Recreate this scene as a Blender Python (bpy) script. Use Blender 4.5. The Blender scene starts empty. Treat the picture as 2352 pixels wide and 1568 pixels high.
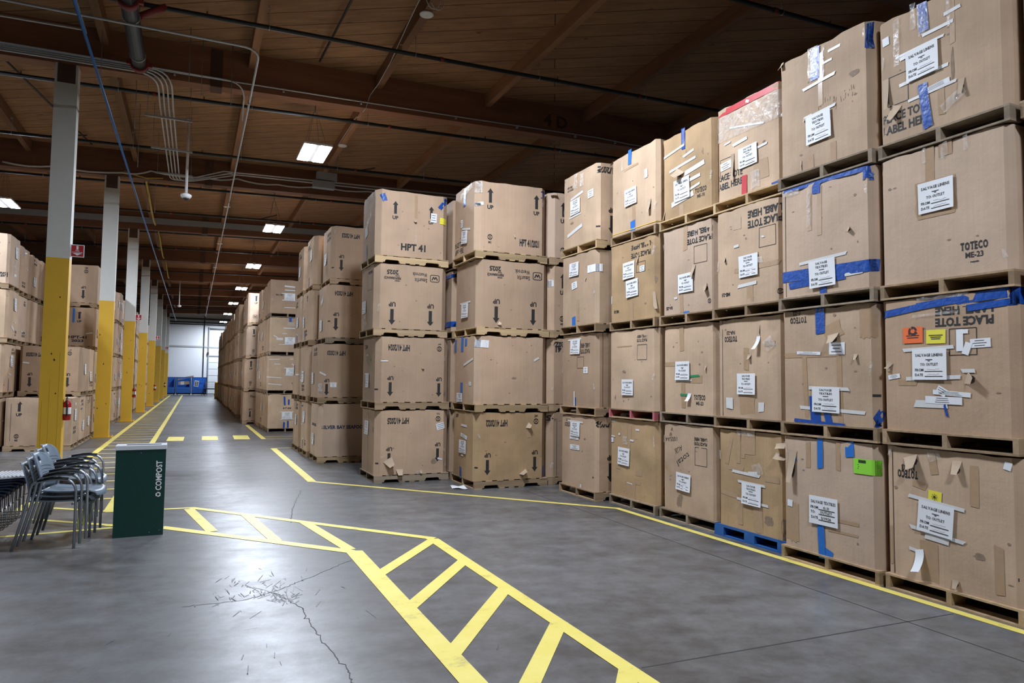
import bpy, bmesh, math, random
from mathutils import Vector, Matrix

scene = bpy.context.scene
C = scene.collection

# ------------------------------------------------------------------ camera
EYE = 1.615
cam_data = bpy.data.cameras.new('camera')
cam_data.sensor_fit = 'HORIZONTAL'
cam_data.sensor_width = 36.0
cam_data.lens = 36.0 * 1590.0 / 2352.0
cam_data.clip_start = 0.05
cam_data.clip_end = 300
cam = bpy.data.objects.new('camera', cam_data)
C.objects.link(cam)
RX = (0.9087212, 0.03355681, 0.41605254)     # world X, Y, Z seen from the camera (right, down, forward)
RY = (-0.41725913, 0.04680609, 0.90758141)
RZ = (0.01098174, -0.99834019, 0.05653557)
right = Vector((RX[0], RY[0], RZ[0])); up = -Vector((RX[1], RY[1], RZ[1])); back = -Vector((RX[2], RY[2], RZ[2]))
m = Matrix((right, up, back)).transposed().to_4x4()
m.translation = (0, 0, EYE)
cam.matrix_world = m
scene.camera = cam

# ------------------------------------------------------------------ exposure, world
scene.view_settings.view_transform = 'Standard'
scene.view_settings.look = 'None'
scene.view_settings.gamma = 1.0
scene.view_settings.use_curve_mapping = False
scene.view_settings.exposure = 0.0
world = bpy.data.worlds.new('world')
scene.world = world
world.use_nodes = True
world.node_tree.nodes['Background'].inputs[0].default_value = (0.8, 0.9, 1.0, 1)
world.node_tree.nodes['Background'].inputs[1].default_value = 0.02
cy = scene.cycles
cy.max_bounces = 7
cy.diffuse_bounces = 4
cy.glossy_bounces = 3
cy.transmission_bounces = 3
cy.transparent_max_bounces = 8
cy.sample_clamp_indirect = 6.0
cy.caustics_reflective = False
cy.caustics_refractive = False
cy.use_denoising = True

LAMP_POWER = 300.0
LAMP_Z = 6.6
LAMP_X = [-5.2, 2.27]
LAMP_Y = [15.65 + 8.65 * k for k in range(-2, 7)]

# ------------------------------------------------------------------ materials
def new_mat(name):
    mt = bpy.data.materials.new(name)
    mt.use_nodes = True
    nt = mt.node_tree
    return mt, nt, nt.nodes['Principled BSDF']

def plain(name, col, rough=0.6, metal=0.0, noise=0.0, scale=6.0, spec=0.5, bump=0.0):
    mt, nt, b = new_mat(name)
    b.inputs['Base Color'].default_value = (*col, 1)
    b.inputs['Roughness'].default_value = rough
    b.inputs['Metallic'].default_value = metal
    b.inputs['Specular IOR Level'].default_value = spec
    if noise or bump:
        tc = nt.nodes.new('ShaderNodeTexCoord')
        nz = nt.nodes.new('ShaderNodeTexNoise')
        nz.inputs['Scale'].default_value = scale
        nz.inputs['Detail'].default_value = 4
        nt.links.new(tc.outputs['Object'], nz.inputs['Vector'])
        if noise:
            mx = nt.nodes.new('ShaderNodeMixRGB')
            mx.inputs[1].default_value = (*[c * (1 - noise) for c in col], 1)
            mx.inputs[2].default_value = (*[min(1, c * (1 + noise)) for c in col], 1)
            nt.links.new(nz.outputs['Fac'], mx.inputs[0])
            nt.links.new(mx.outputs[0], b.inputs['Base Color'])
        if bump:
            bp = nt.nodes.new('ShaderNodeBump')
            bp.inputs['Strength'].default_value = bump
            bp.inputs['Distance'].default_value = 0.02
            nt.links.new(nz.outputs['Fac'], bp.inputs['Height'])
            nt.links.new(bp.outputs[0], b.inputs['Normal'])
    return mt

def cardboard(name, col, stain=0.25):
    mt, nt, b = new_mat(name)
    N = nt.nodes.new; L = nt.links.new
    tc = N('ShaderNodeTexCoord'); oi = N('ShaderNodeObjectInfo')
    add = N('ShaderNodeVectorMath'); add.operation = 'ADD'
    mul = N('ShaderNodeVectorMath'); mul.operation = 'SCALE'
    cmb = N('ShaderNodeCombineXYZ')
    for k in range(3): L(oi.outputs['Random'], cmb.inputs[k])
    L(cmb.outputs[0], mul.inputs[0]); mul.inputs['Scale'].default_value = 37.0
    L(tc.outputs['Object'], add.inputs[0]); L(mul.outputs[0], add.inputs[1])
    big = N('ShaderNodeTexNoise'); big.inputs['Scale'].default_value = 2.2; big.inputs['Detail'].default_value = 5
    L(add.outputs[0], big.inputs['Vector'])
    st = N('ShaderNodeVectorMath'); st.operation = 'MULTIPLY'; st.inputs[1].default_value = (60, 60, 1.2)
    L(add.outputs[0], st.inputs[0])
    fl = N('ShaderNodeTexNoise'); fl.inputs['Scale'].default_value = 1.0; fl.inputs['Detail'].default_value = 2
    L(st.outputs[0], fl.inputs['Vector'])
    r1 = N('ShaderNodeMapRange'); r1.inputs[1].default_value = 0.3; r1.inputs[2].default_value = 0.75
    r1.inputs[3].default_value = 1.06; r1.inputs[4].default_value = 1.0 - stain
    L(big.outputs['Fac'], r1.inputs[0])
    r2 = N('ShaderNodeMapRange'); r2.inputs[3].default_value = 0.92; r2.inputs[4].default_value = 1.08
    L(fl.outputs['Fac'], r2.inputs[0])
    r3 = N('ShaderNodeMapRange'); r3.inputs[3].default_value = 0.88; r3.inputs[4].default_value = 1.10
    L(oi.outputs['Random'], r3.inputs[0])
    ma = N('ShaderNodeMath'); ma.operation = 'MULTIPLY'; L(r1.outputs[0], ma.inputs[0]); L(r2.outputs[0], ma.inputs[1])
    mb = N('ShaderNodeMath'); mb.operation = 'MULTIPLY'; L(ma.outputs[0], mb.inputs[0]); L(r3.outputs[0], mb.inputs[1])
    sc = N('ShaderNodeVectorMath'); sc.operation = 'SCALE'; sc.inputs[0].default_value = col
    L(mb.outputs[0], sc.inputs['Scale'])
    L(sc.outputs[0], b.inputs['Base Color'])
    b.inputs['Roughness'].default_value = 0.72
    b.inputs['Specular IOR Level'].default_value = 0.25
    dn = N('ShaderNodeTexNoise'); dn.inputs['Scale'].default_value = 4.5; dn.inputs['Detail'].default_value = 7; dn.inputs['Roughness'].default_value = 0.6
    L(add.outputs[0], dn.inputs['Vector'])
    bp = N('ShaderNodeBump'); bp.inputs['Strength'].default_value = 0.35; bp.inputs['Distance'].default_value = 0.02
    L(dn.outputs['Fac'], bp.inputs['Height']); L(bp.outputs[0], b.inputs['Normal'])
    return mt

def wood(name, col, axis=0, rough=0.8, dark=0.45, grain=18.0):
    mt, nt, b = new_mat(name)
    N = nt.nodes.new; L = nt.links.new
    tc = N('ShaderNodeTexCoord'); oi = N('ShaderNodeObjectInfo')
    s = [grain] * 3; s[axis] = 0.9
    st = N('ShaderNodeVectorMath'); st.operation = 'MULTIPLY'; st.inputs[1].default_value = s
    L(tc.outputs['Object'], st.inputs[0])
    ad = N('ShaderNodeVectorMath'); ad.operation = 'ADD'
    cmb = N('ShaderNodeCombineXYZ'); mm = N('ShaderNodeMath'); mm.operation = 'MULTIPLY'; mm.inputs[1].default_value = 91.0
    L(oi.outputs['Random'], mm.inputs[0])
    for k in range(3): L(mm.outputs[0], cmb.inputs[k])
    L(st.outputs[0], ad.inputs[0]); L(cmb.outputs[0], ad.inputs[1])
    nz = N('ShaderNodeTexNoise'); nz.inputs['Scale'].default_value = 1.0; nz.inputs['Detail'].default_value = 4
    L(ad.outputs[0], nz.inputs['Vector'])
    cr = N('ShaderNodeMixRGB')
    cr.inputs[1].default_value = (*[c * dark for c in col], 1); cr.inputs[2].default_value = (*[min(1, c * 1.25) for c in col], 1)
    L(nz.outputs['Fac'], cr.inputs[0])
    r3 = N('ShaderNodeMapRange'); r3.inputs[3].default_value = 0.6; r3.inputs[4].default_value = 1.15
    L(oi.outputs['Random'], r3.inputs[0])
    sc = N('ShaderNodeVectorMath'); sc.operation = 'SCALE'
    L(cr.outputs[0], sc.inputs[0]); L(r3.outputs[0], sc.inputs['Scale'])
    L(sc.outputs[0], b.inputs['Base Color'])
    b.inputs['Roughness'].default_value = rough
    b.inputs['Specular IOR Level'].default_value = 0.25
    return mt

def emitter(name, col, power):
    mt, nt, b = new_mat(name)
    b.inputs['Base Color'].default_value = (0.9, 0.9, 0.9, 1)
    b.inputs['Emission Color'].default_value = (*col, 1)
    b.inputs['Emission Strength'].default_value = power
    return mt

def concrete():
    mt, nt, b = new_mat('polished_concrete')
    N = nt.nodes.new; L = nt.links.new
    tc = N('ShaderNodeTexCoord')
    def noise(sc, det, vec=None, rough=0.5):
        n = N('ShaderNodeTexNoise'); n.inputs['Scale'].default_value = sc; n.inputs['Detail'].default_value = det
        n.inputs['Roughness'].default_value = rough
        L(vec or tc.outputs['Object'], n.inputs['Vector']); return n
    big = noise(0.45, 6, rough=0.6); mid = noise(4.2, 12, rough=0.72); fine = noise(55, 3)
    stv = N('ShaderNodeVectorMath'); stv.operation = 'MULTIPLY'; stv.inputs[1].default_value = (0.8, 2.6, 1)
    rot = N('ShaderNodeVectorRotate'); rot.rotation_type = 'Z_AXIS'; rot.inputs['Angle'].default_value = 0.35
    L(tc.outputs['Object'], rot.inputs['Vector']); L(rot.outputs[0], stv.inputs[0])
    streak = noise(1.6, 5, stv.outputs[0], 0.6)
    c1 = N('ShaderNodeValToRGB')
    c1.color_ramp.elements[0].position = 0.40; c1.color_ramp.elements[0].color = (0.066, 0.062, 0.058, 1)
    c1.color_ramp.elements[1].position = 0.62; c1.color_ramp.elements[1].color = (0.185, 0.190, 0.198, 1)
    mx = N('ShaderNodeMixRGB'); mx.blend_type = 'MIX'; mx.inputs[0].default_value = 0.5
    L(big.outputs['Fac'], mx.inputs[1]); L(mid.outputs['Fac'], mx.inputs[2])
    mx2 = N('ShaderNodeMixRGB'); mx2.inputs[0].default_value = 0.22
    L(mx.outputs[0], mx2.inputs[1]); L(streak.outputs['Fac'], mx2.inputs[2])
    L(mx2.outputs[0], c1.inputs[0])
    fr = N('ShaderNodeMapRange'); fr.inputs[3].default_value = 0.86; fr.inputs[4].default_value = 1.12
    L(fine.outputs['Fac'], fr.inputs[0])
    sc = N('ShaderNodeVectorMath'); sc.operation = 'SCALE'
    L(c1.outputs[0], sc.inputs[0]); L(fr.outputs[0], sc.inputs['Scale'])
    # scratch marks: thin dark scuffs
    scv = N('ShaderNodeVectorMath'); scv.operation = 'MULTIPLY'; scv.inputs[1].default_value = (9, 2.2, 1)
    rot2 = N('ShaderNodeVectorRotate'); rot2.rotation_type = 'Z_AXIS'; rot2.inputs['Angle'].default_value = -0.5
    L(tc.outputs['Object'], rot2.inputs['Vector']); L(rot2.outputs[0], scv.inputs[0])
    scr = noise(2.4, 7, scv.outputs[0], 0.7)
    sr = N('ShaderNodeMapRange'); sr.inputs[1].default_value = 0.66; sr.inputs[2].default_value = 0.73
    sr.inputs[3].default_value = 0.0; sr.inputs[4].default_value = 0.55
    L(scr.outputs['Fac'], sr.inputs[0])
    dk = N('ShaderNodeMixRGB'); dk.inputs[2].default_value = (0.06, 0.06, 0.06, 1)
    L(sr.outputs[0], dk.inputs[0]); L(sc.outputs[0], dk.inputs[1])
    L(dk.outputs[0], b.inputs['Base Color'])
    rr = N('ShaderNodeMapRange'); rr.inputs[1].default_value = 0.3; rr.inputs[2].default_value = 0.7
    rr.inputs[3].default_value = 0.44; rr.inputs[4].default_value = 0.25
    L(mx2.outputs[0], rr.inputs[0]); L(rr.outputs[0], b.inputs['Roughness'])
    b.inputs['Specular IOR Level'].default_value = 0.55
    bp = N('ShaderNodeBump'); bp.inputs['Strength'].default_value = 0.10; bp.inputs['Distance'].default_value = 0.006
    L(mid.outputs['Fac'], bp.inputs['Height']); L(bp.outputs[0], b.inputs['Normal'])
    return mt

def floor_paint():
    mt, nt, b = new_mat('yellow_floor_paint')
    N = nt.nodes.new; L = nt.links.new
    tc = N('ShaderNodeTexCoord')
    n = N('ShaderNodeTexNoise'); n.inputs['Scale'].default_value = 3.5; n.inputs['Detail'].default_value = 9; n.inputs['Roughness'].default_value = 0.7
    L(tc.outputs['Object'], n.inputs['Vector'])
    cr = N('ShaderNodeValToRGB')
    e = cr.color_ramp.elements
    e[0].position = 0.30; e[0].color = (0.42, 0.36, 0.16, 1)
    e[1].position = 0.44; e[1].color = (0.80, 0.67, 0.15, 1)
    x = e.new(0.75); x.color = (0.86, 0.74, 0.22, 1)
    L(n.outputs['Fac'], cr.inputs[0]); L(cr.outputs[0], b.inputs['Base Color'])
    b.inputs['Roughness'].default_value = 0.42
    return mt

def roof_deck():
    mt, nt, b = new_mat('plank_roof_deck')
    N = nt.nodes.new; L = nt.links.new
    tc = N('ShaderNodeTexCoord')
    rot = N('ShaderNodeVectorRotate'); rot.rotation_type = 'Z_AXIS'; rot.inputs['Angle'].default_value = math.radians(28)
    L(tc.outputs['Object'], rot.inputs['Vector'])
    br = N('ShaderNodeTexBrick')
    br.inputs['Color1'].default_value = (0.31, 0.175, 0.092, 1)
    br.inputs['Color2'].default_value = (0.36, 0.207, 0.11, 1)
    br.inputs['Mortar'].default_value = (0.07, 0.035, 0.018, 1)
    br.inputs['Scale'].default_value = 1.0
    br.inputs['Mortar Size'].default_value = 0.010
    br.inputs['Mortar Smooth'].default_value = 0.3
    br.inputs['Brick Width'].default_value = 60.0
    br.inputs['Row Height'].default_value = 0.43
    L(rot.outputs[0], br.inputs['Vector'])
    st = N('ShaderNodeVectorMath'); st.operation = 'MULTIPLY'; st.inputs[1].default_value = (1.2, 7, 1)
    L(rot.outputs[0], st.inputs[0])
    n = N('ShaderNodeTexNoise'); n.inputs['Scale'].default_value = 1.7; n.inputs['Detail'].default_value = 6
    L(st.outputs[0], n.inputs['Vector'])
    kn = N('ShaderNodeTexNoise'); kn.inputs['Scale'].default_value = 3.2; kn.inputs['Detail'].default_value = 3
    kv = N('ShaderNodeVectorMath'); kv.operation = 'MULTIPLY'; kv.inputs[1].default_value = (1, 3, 1)
    L(rot.outputs[0], kv.inputs[0]); L(kv.outputs[0], kn.inputs['Vector'])
    r1 = N('ShaderNodeMapRange'); r1.inputs[1].default_value = 0.25; r1.inputs[2].default_value = 0.75; r1.inputs[3].default_value = 0.72; r1.inputs[4].default_value = 1.22
    L(n.outputs['Fac'], r1.inputs[0])
    r2 = N('ShaderNodeMapRange'); r2.inputs[1].default_value = 0.68; r2.inputs[2].default_value = 0.76; r2.inputs[3].default_value = 1.0; r2.inputs[4].default_value = 0.45
    L(kn.outputs['Fac'], r2.inputs[0])
    ml = N('ShaderNodeMath'); ml.operation = 'MULTIPLY'; L(r1.outputs[0], ml.inputs[0]); L(r2.outputs[0], ml.inputs[1])
    sc = N('ShaderNodeVectorMath'); sc.operation = 'SCALE'
    L(br.outputs['Color'], sc.inputs[0]); L(ml.outputs[0], sc.inputs['Scale'])
    L(sc.outputs[0], b.inputs['Base Color'])
    b.inputs['Roughness'].default_value = 0.75
    b.inputs['Specular IOR Level'].default_value = 0.2
    return mt

def wrap_film():
    mt, nt, b = new_mat('clear_wrinkled_film')
    N = nt.nodes.new; L = nt.links.new
    tc = N('ShaderNodeTexCoord')
    n = N('ShaderNodeTexNoise'); n.inputs['Scale'].default_value = 11; n.inputs['Detail'].default_value = 4; n.inputs['Distortion'].default_value = 1.6
    L(tc.outputs['Object'], n.inputs['Vector'])
    b.inputs['Base Color'].default_value = (0.86, 0.84, 0.82, 1)
    b.inputs['Roughness'].default_value = 0.12
    b.inputs['Specular IOR Level'].default_value = 0.9
    rr = N('ShaderNodeMapRange'); rr.inputs[1].default_value = 0.4; rr.inputs[2].default_value = 0.7; rr.inputs[3].default_value = 0.12; rr.inputs[4].default_value = 0.42
    L(n.outputs['Fac'], rr.inputs[0]); L(rr.outputs[0], b.inputs['Alpha'])
    bp = N('ShaderNodeBump'); bp.inputs['Strength'].default_value = 0.6; bp.inputs['Distance'].default_value = 0.02
    L(n.outputs['Fac'], bp.inputs['Height']); L(bp.outputs[0], b.inputs['Normal'])
    return mt

M = {}
M['tan'] = cardboard('tan_cardboard', (0.555, 0.396, 0.268))
M['kraft'] = cardboard('kraft_cardboard', (0.49, 0.342, 0.232), 0.14)
M['brown'] = cardboard('brown_cardboard', (0.455, 0.312, 0.208), 0.18)
M['pink'] = cardboard('reddish_cardboard', (0.53, 0.39, 0.285), 0.15)
M['ochre'] = cardboard('ochre_cardboard', (0.515, 0.345, 0.19), 0.32)
M['flap'] = cardboard('torn_cardboard', (0.54, 0.41, 0.29), 0.3)
M['ink'] = plain('black_print', (0.022, 0.02, 0.02), 0.7)
M['blueink'] = plain('navy_print', (0.03, 0.035, 0.08), 0.7)
M['redink'] = plain('red_print', (0.30, 0.035, 0.03), 0.7)
M['stain'] = plain('scuff_stain', (0.27, 0.19, 0.13), 0.8, noise=0.4, scale=30)
M['hole'] = plain('dark_tear', (0.05, 0.03, 0.02), 0.9)
M['paper'] = plain('white_paper', (0.80, 0.81, 0.83), 0.6, noise=0.05, scale=9)
M['whitetape'] = plain('white_tape', (0.70, 0.69, 0.67), 0.4, noise=0.08, scale=20)
M['browntape'] = plain('brown_packing_tape', (0.44, 0.295, 0.18), 0.28, noise=0.12, scale=25)
M['bluetape'] = plain('blue_tape', (0.012, 0.075, 0.36), 0.38, noise=0.25, scale=22, bump=0.3)
M['bluelite'] = plain('light_blue_tape', (0.02, 0.16, 0.55), 0.45, noise=0.2, scale=22)
M['red'] = plain('red_tape', (0.55, 0.035, 0.045), 0.35, noise=0.2, scale=22)
M['green'] = plain('green_tape', (0.02, 0.26, 0.11), 0.4)
M['neon'] = plain('neon_green_label', (0.28, 0.72, 0.05), 0.6)
M['yellow'] = plain('yellow_note', (0.80, 0.72, 0.06), 0.6)
M['orange'] = plain('orange_label', (0.85, 0.16, 0.04), 0.6)
M['strap'] = plain('yellow_strap', (0.72, 0.50, 0.10), 0.5)
M['pen'] = plain('pen_ink', (0.10, 0.11, 0.25), 0.7)
M['penred'] = plain('red_pen', (0.55, 0.2, 0.2), 0.7)
M['film'] = wrap_film()
M['wood_new'] = wood('pale_pallet_wood', (0.60, 0.43, 0.24))
M['wood_old'] = wood('weathered_pallet_wood', (0.36, 0.28, 0.20))
M['wood_mid'] = wood('brown_pallet_wood', (0.47, 0.33, 0.20))
M['wood_blue'] = plain('blue_pallet_paint', (0.015, 0.10, 0.33), 0.6, noise=0.3, scale=14)
M['wood_red'] = plain('pink_pallet_paint', (0.50, 0.13, 0.15), 0.7, noise=0.2, scale=14)
M['concrete'] = concrete()
M['paint'] = floor_paint()
M['seam'] = plain('darker_yellow_seam', (0.38, 0.21, 0.02), 0.6)
M['crack'] = plain('floor_crack', (0.045, 0.045, 0.045), 0.7)
M['scuff'] = plain('floor_scuff', (0.10, 0.10, 0.103), 0.45)
M['oil'] = plain('floor_oil_stain', (0.095, 0.090, 0.085), 0.33, noise=0.3, scale=4)
M['deck'] = roof_deck()
M['beam'] = wood('glulam_beam', (0.26, 0.12, 0.065), 0, 0.6, 0.6, 9.0)
M['purlin'] = wood('roof_purlin_wood', (0.34, 0.18, 0.095), 1, 0.65, 0.6, 9.0)
M['saddle'] = plain('dark_saddle', (0.085, 0.042, 0.026), 0.7, noise=0.2)
M['colwhite'] = plain('off_white_column_paint', (0.62, 0.62, 0.58), 0.55, noise=0.06, scale=5)
M['colyellow'] = plain('safety_yellow_paint', (0.68, 0.40, 0.028), 0.5, noise=0.07, scale=5)
M['wallwhite'] = plain('white_wall_paint', (0.80, 0.83, 0.86), 0.7, noise=0.03, scale=0.6)
M['walldim'] = plain('grey_wall_paint', (0.45, 0.45, 0.44), 0.8)
M['pipe'] = plain('black_iron_pipe', (0.02, 0.024, 0.026), 0.42, 0.2)
M['coupling'] = plain('red_coupling', (0.22, 0.03, 0.028), 0.5)
M['galv'] = plain('galvanised_conduit', (0.50, 0.52, 0.53), 0.42, 0.55)
M['cable'] = plain('grey_cable', (0.55, 0.55, 0.54), 0.6)
M['wire'] = plain('thin_wire', (0.25, 0.25, 0.25), 0.5, 0.5)
M['bluepipe'] = plain('blue_air_pipe', (0.03, 0.13, 0.36), 0.35)
M['yellowcord'] = plain('yellow_cord', (0.52, 0.38, 0.05), 0.6)
M['brass'] = plain('brass_sprinkler', (0.45, 0.30, 0.12), 0.35, 0.9)
M['lampbody'] = plain('white_lamp_housing', (0.75, 0.75, 0.75), 0.5)
M['lamp'] = emitter('led_panel', (0.88, 0.965, 1.10), LAMP_POWER)
M['plasticwhite'] = plain('white_plastic', (0.80, 0.80, 0.79), 0.4)
M['bin_green'] = plain('dark_green_panel', (0.004, 0.042, 0.032), 0.36, noise=0.05)
M['bin_lid'] = plain('grey_white_lid', (0.60, 0.63, 0.66), 0.4)
M['black'] = plain('black_plastic', (0.012, 0.012, 0.013), 0.45)
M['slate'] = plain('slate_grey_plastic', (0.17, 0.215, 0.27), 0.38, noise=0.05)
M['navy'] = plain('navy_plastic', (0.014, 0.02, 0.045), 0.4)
M['chairsteel'] = plain('grey_steel_tube', (0.34, 0.37, 0.40), 0.36, 0.6)
M['chrome'] = plain('chrome_rod', (0.62, 0.62, 0.62), 0.18, 1.0)
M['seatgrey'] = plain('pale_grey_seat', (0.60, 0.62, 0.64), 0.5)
M['extred'] = plain('extinguisher_red', (0.42, 0.012, 0.014), 0.3)
M['signred'] = plain('sign_red', (0.42, 0.018, 0.022), 0.45)
M['white'] = plain('white_print', (0.85, 0.85, 0.85), 0.5)
M['binblue'] = plain('blue_bin_plastic', (0.012, 0.13, 0.52), 0.45, noise=0.1)
M['rubber'] = plain('black_rubber', (0.015, 0.015, 0.015), 0.8)
M['greysteel'] = plain('grey_steel', (0.30, 0.33, 0.35), 0.5, 0.3)
# ------------------------------------------------------------------ mesh helpers
class MB:
    def __init__(s):
        s.v = []; s.f = []; s.m = []; s.sm = []
    def face(s, pts, mi=0, smooth=False):
        b = len(s.v); s.v.extend([tuple(p) for p in pts]); s.f.append(tuple(range(b, b + len(pts)))); s.m.append(mi); s.sm.append(smooth)
    def add(s, verts, faces, mi=0, smooth=False):
        b = len(s.v); s.v.extend([tuple(p) for p in verts])
        for f in faces:
            s.f.append(tuple(b + i for i in f)); s.m.append(mi); s.sm.append(smooth)
    def box(s, x0, x1, y0, y1, z0, z1, mi=0):
        v = [(x0, y0, z0), (x1, y0, z0), (x1, y1, z0), (x0, y1, z0), (x0, y0, z1), (x1, y0, z1), (x1, y1, z1), (x0, y1, z1)]
        s.add(v, [(0, 3, 2, 1), (4, 5, 6, 7), (0, 1, 5, 4), (1, 2, 6, 5), (2, 3, 7, 6), (3, 0, 4, 7)], mi)
    def hexa(s, v, mi=0):
        s.add(v, [(0, 3, 2, 1), (4, 5, 6, 7), (0, 1, 5, 4), (1, 2, 6, 5), (2, 3, 7, 6), (3, 0, 4, 7)], mi)
    def tube(s, pts, r, seg=8, mi=0, cap=True, r1=None):
        P = [Vector(p) for p in pts]; n = len(P); rings = []
        t0 = (P[1] - P[0]).normalized()
        ref = Vector((0, 0, 1)) if abs(t0.z) < 0.9 else Vector((1, 0, 0))
        nrm = t0.cross(ref).normalized()
        for i in range(n):
            if i == 0: t = P[1] - P[0]
            elif i == n - 1: t = P[-1] - P[-2]
            else: t = (P[i + 1] - P[i]).normalized() + (P[i] - P[i - 1]).normalized()
            t = t.normalized() if t.length > 1e-9 else t0
            nrm = (nrm - t * nrm.dot(t)); nrm = nrm.normalized() if nrm.length > 1e-6 else t.orthogonal().normalized()
            bi = t.cross(nrm)
            rr = r if r1 is None else r + (r1 - r) * i / (n - 1)
            rings.append([P[i] + nrm * rr * math.cos(a) + bi * rr * math.sin(a) for a in [2 * math.pi * k / seg for k in range(seg)]])
        b = len(s.v)
        for R_ in rings: s.v.extend([tuple(p) for p in R_])
        for i in range(n - 1):
            for k in range(seg):
                a = b + i * seg + k; c = b + i * seg + (k + 1) % seg
                s.f.append((a, c, c + seg, a + seg)); s.m.append(mi); s.sm.append(True)
        if cap:
            s.f.append(tuple(b + k for k in reversed(range(seg)))); s.m.append(mi); s.sm.append(False)
            s.f.append(tuple(b + (n - 1) * seg + k for k in range(seg))); s.m.append(mi); s.sm.append(False)
    def lathe(s, prof, cx=0, cy=0, seg=16, mi=0):
        b = len(s.v); n = len(prof)
        for r, z in prof:
            for k in range(seg):
                a = 2 * math.pi * k / seg; s.v.append((cx + r * math.cos(a), cy + r * math.sin(a), z))
        for i in range(n - 1):
            for k in range(seg):
                a = b + i * seg + k; c = b + i * seg + (k + 1) % seg
                s.f.append((a, c, c + seg, a + seg)); s.m.append(mi); s.sm.append(True)
        s.f.append(tuple(b + k for k in reversed(range(seg)))); s.m.append(mi); s.sm.append(False)
        s.f.append(tuple(b + (n - 1) * seg + k for k in range(seg))); s.m.append(mi); s.sm.append(False)
    def prism(s, poly, axis, a0, a1, mi=0):
        """extrude a 2-D polygon; axis 'y': poly is (x,z); axis 'x': poly is (y,z); axis 'z': poly is (x,y)"""
        def P(p, a):
            return (p[0], a, p[1]) if axis == 'y' else ((a, p[0], p[1]) if axis == 'x' else (p[0], p[1], a))
        n = len(poly); b = len(s.v)
        s.v.extend([P(p, a0) for p in poly]); s.v.extend([P(p, a1) for p in poly])
        for i in range(n):
            j = (i + 1) % n; s.f.append((b + i, b + j, b + n + j, b + n + i)); s.m.append(mi); s.sm.append(False)
        s.f.append(tuple(b + i for i in reversed(range(n)))); s.m.append(mi); s.sm.append(False)
        s.f.append(tuple(b + n + i for i in range(n))); s.m.append(mi); s.sm.append(False)
    def mesh(s, name, mats):
        me = bpy.data.meshes.new(name)
        me.from_pydata(s.v, [], s.f)
        for mt in mats: me.materials.append(mt)
        me.polygons.foreach_set('material_index', s.m)
        me.polygons.foreach_set('use_smooth', s.sm)
        me.update()
        return me
    def build(s, name, mats, parent=None, loc=None, fix=False):
        if not isinstance(mats, (list, tuple)): mats = [mats]
        me = s.mesh(name, mats)
        if fix:
            bm = bmesh.new(); bm.from_mesh(me); bmesh.ops.recalc_face_normals(bm, faces=bm.faces); bm.to_mesh(me); bm.free()
        o = bpy.data.objects.new(name, me); C.objects.link(o)
        if parent: o.parent = parent
        if loc: o.location = loc
        return o

def tag(o, label, cat, group=None, kind=None):
    o['label'] = label; o['category'] = cat
    if group: o['group'] = group
    if kind: o['kind'] = kind
    return o

def empty(name, loc, label, cat, group=None, rz=0.0):
    o = bpy.data.objects.new(name, None); C.objects.link(o)
    o.empty_display_size = 0.1
    o.location = loc; o.rotation_euler = (0, 0, rz)
    return tag(o, label, cat, group)

def struct(o):
    o['kind'] = 'structure'; return o

def copy_tree(root, loc, label=None, group=None, rz=None):
    r = root.copy(); C.objects.link(r); r.location = loc
    if rz is not None: r.rotation_euler = (0, 0, rz)
    if label: r['label'] = label
    if group: r['group'] = group
    for ch in root.children:
        c = ch.copy(); C.objects.link(c); c.parent = r
        for g in ch.children:
            d = g.copy(); C.objects.link(d); d.parent = c
    return r

# ------------------------------------------------------------------ lettering
_tc = {}
def glyphs(text, bold=0.0):
    """flat triangulated lettering: verts normalised so capitals are 1 high, origin at left baseline"""
    key = (text, bold)
    if key in _tc: return _tc[key]
    cu = bpy.data.curves.new('lettering', 'FONT')
    cu.body = text; cu.size = 1.0; cu.resolution_u = 2; cu.offset = bold
    ob = bpy.data.objects.new('lettering', cu); C.objects.link(ob)
    dg = bpy.context.evaluated_depsgraph_get(); dg.update()
    me = bpy.data.meshes.new_from_object(ob.evaluated_get(dg))
    v = [(p.co.x, p.co.y) for p in me.vertices]
    f = [tuple(p.vertices) for p in me.polygons]
    # orient upwards
    g = []
    for q in f:
        a = 0
        for i in range(len(q)):
            x0, y0 = v[q[i]]; x1, y1 = v[q[(i + 1) % len(q)]]; a += x0 * y1 - x1 * y0
        g.append(q if a > 0 else tuple(reversed(q)))
    bpy.data.objects.remove(ob); bpy.data.curves.remove(cu); bpy.data.meshes.remove(me)
    _tc[key] = (v, g)
    return _tc[key]
CAP = max(p[1] for p in glyphs('H')[0])

def text2d(text, h, w=None, bold=0.012, font='sans'):
    """centred lettering of capital height h and (optional) width w: (verts, faces)"""
    if font == 'serif': v, f = serif(text, bold)
    else:
        v, f = glyphs(text, bold); v = [(x / CAP, y / CAP) for x, y in v]
    if not v: return [], []
    x0 = min(p[0] for p in v); x1 = max(p[0] for p in v)
    sx = h if w is None else w / max(1e-6, x1 - x0)
    return [((x - (x0 + x1) / 2) * sx, (y - 0.5) * h) for x, y in v], f

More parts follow.
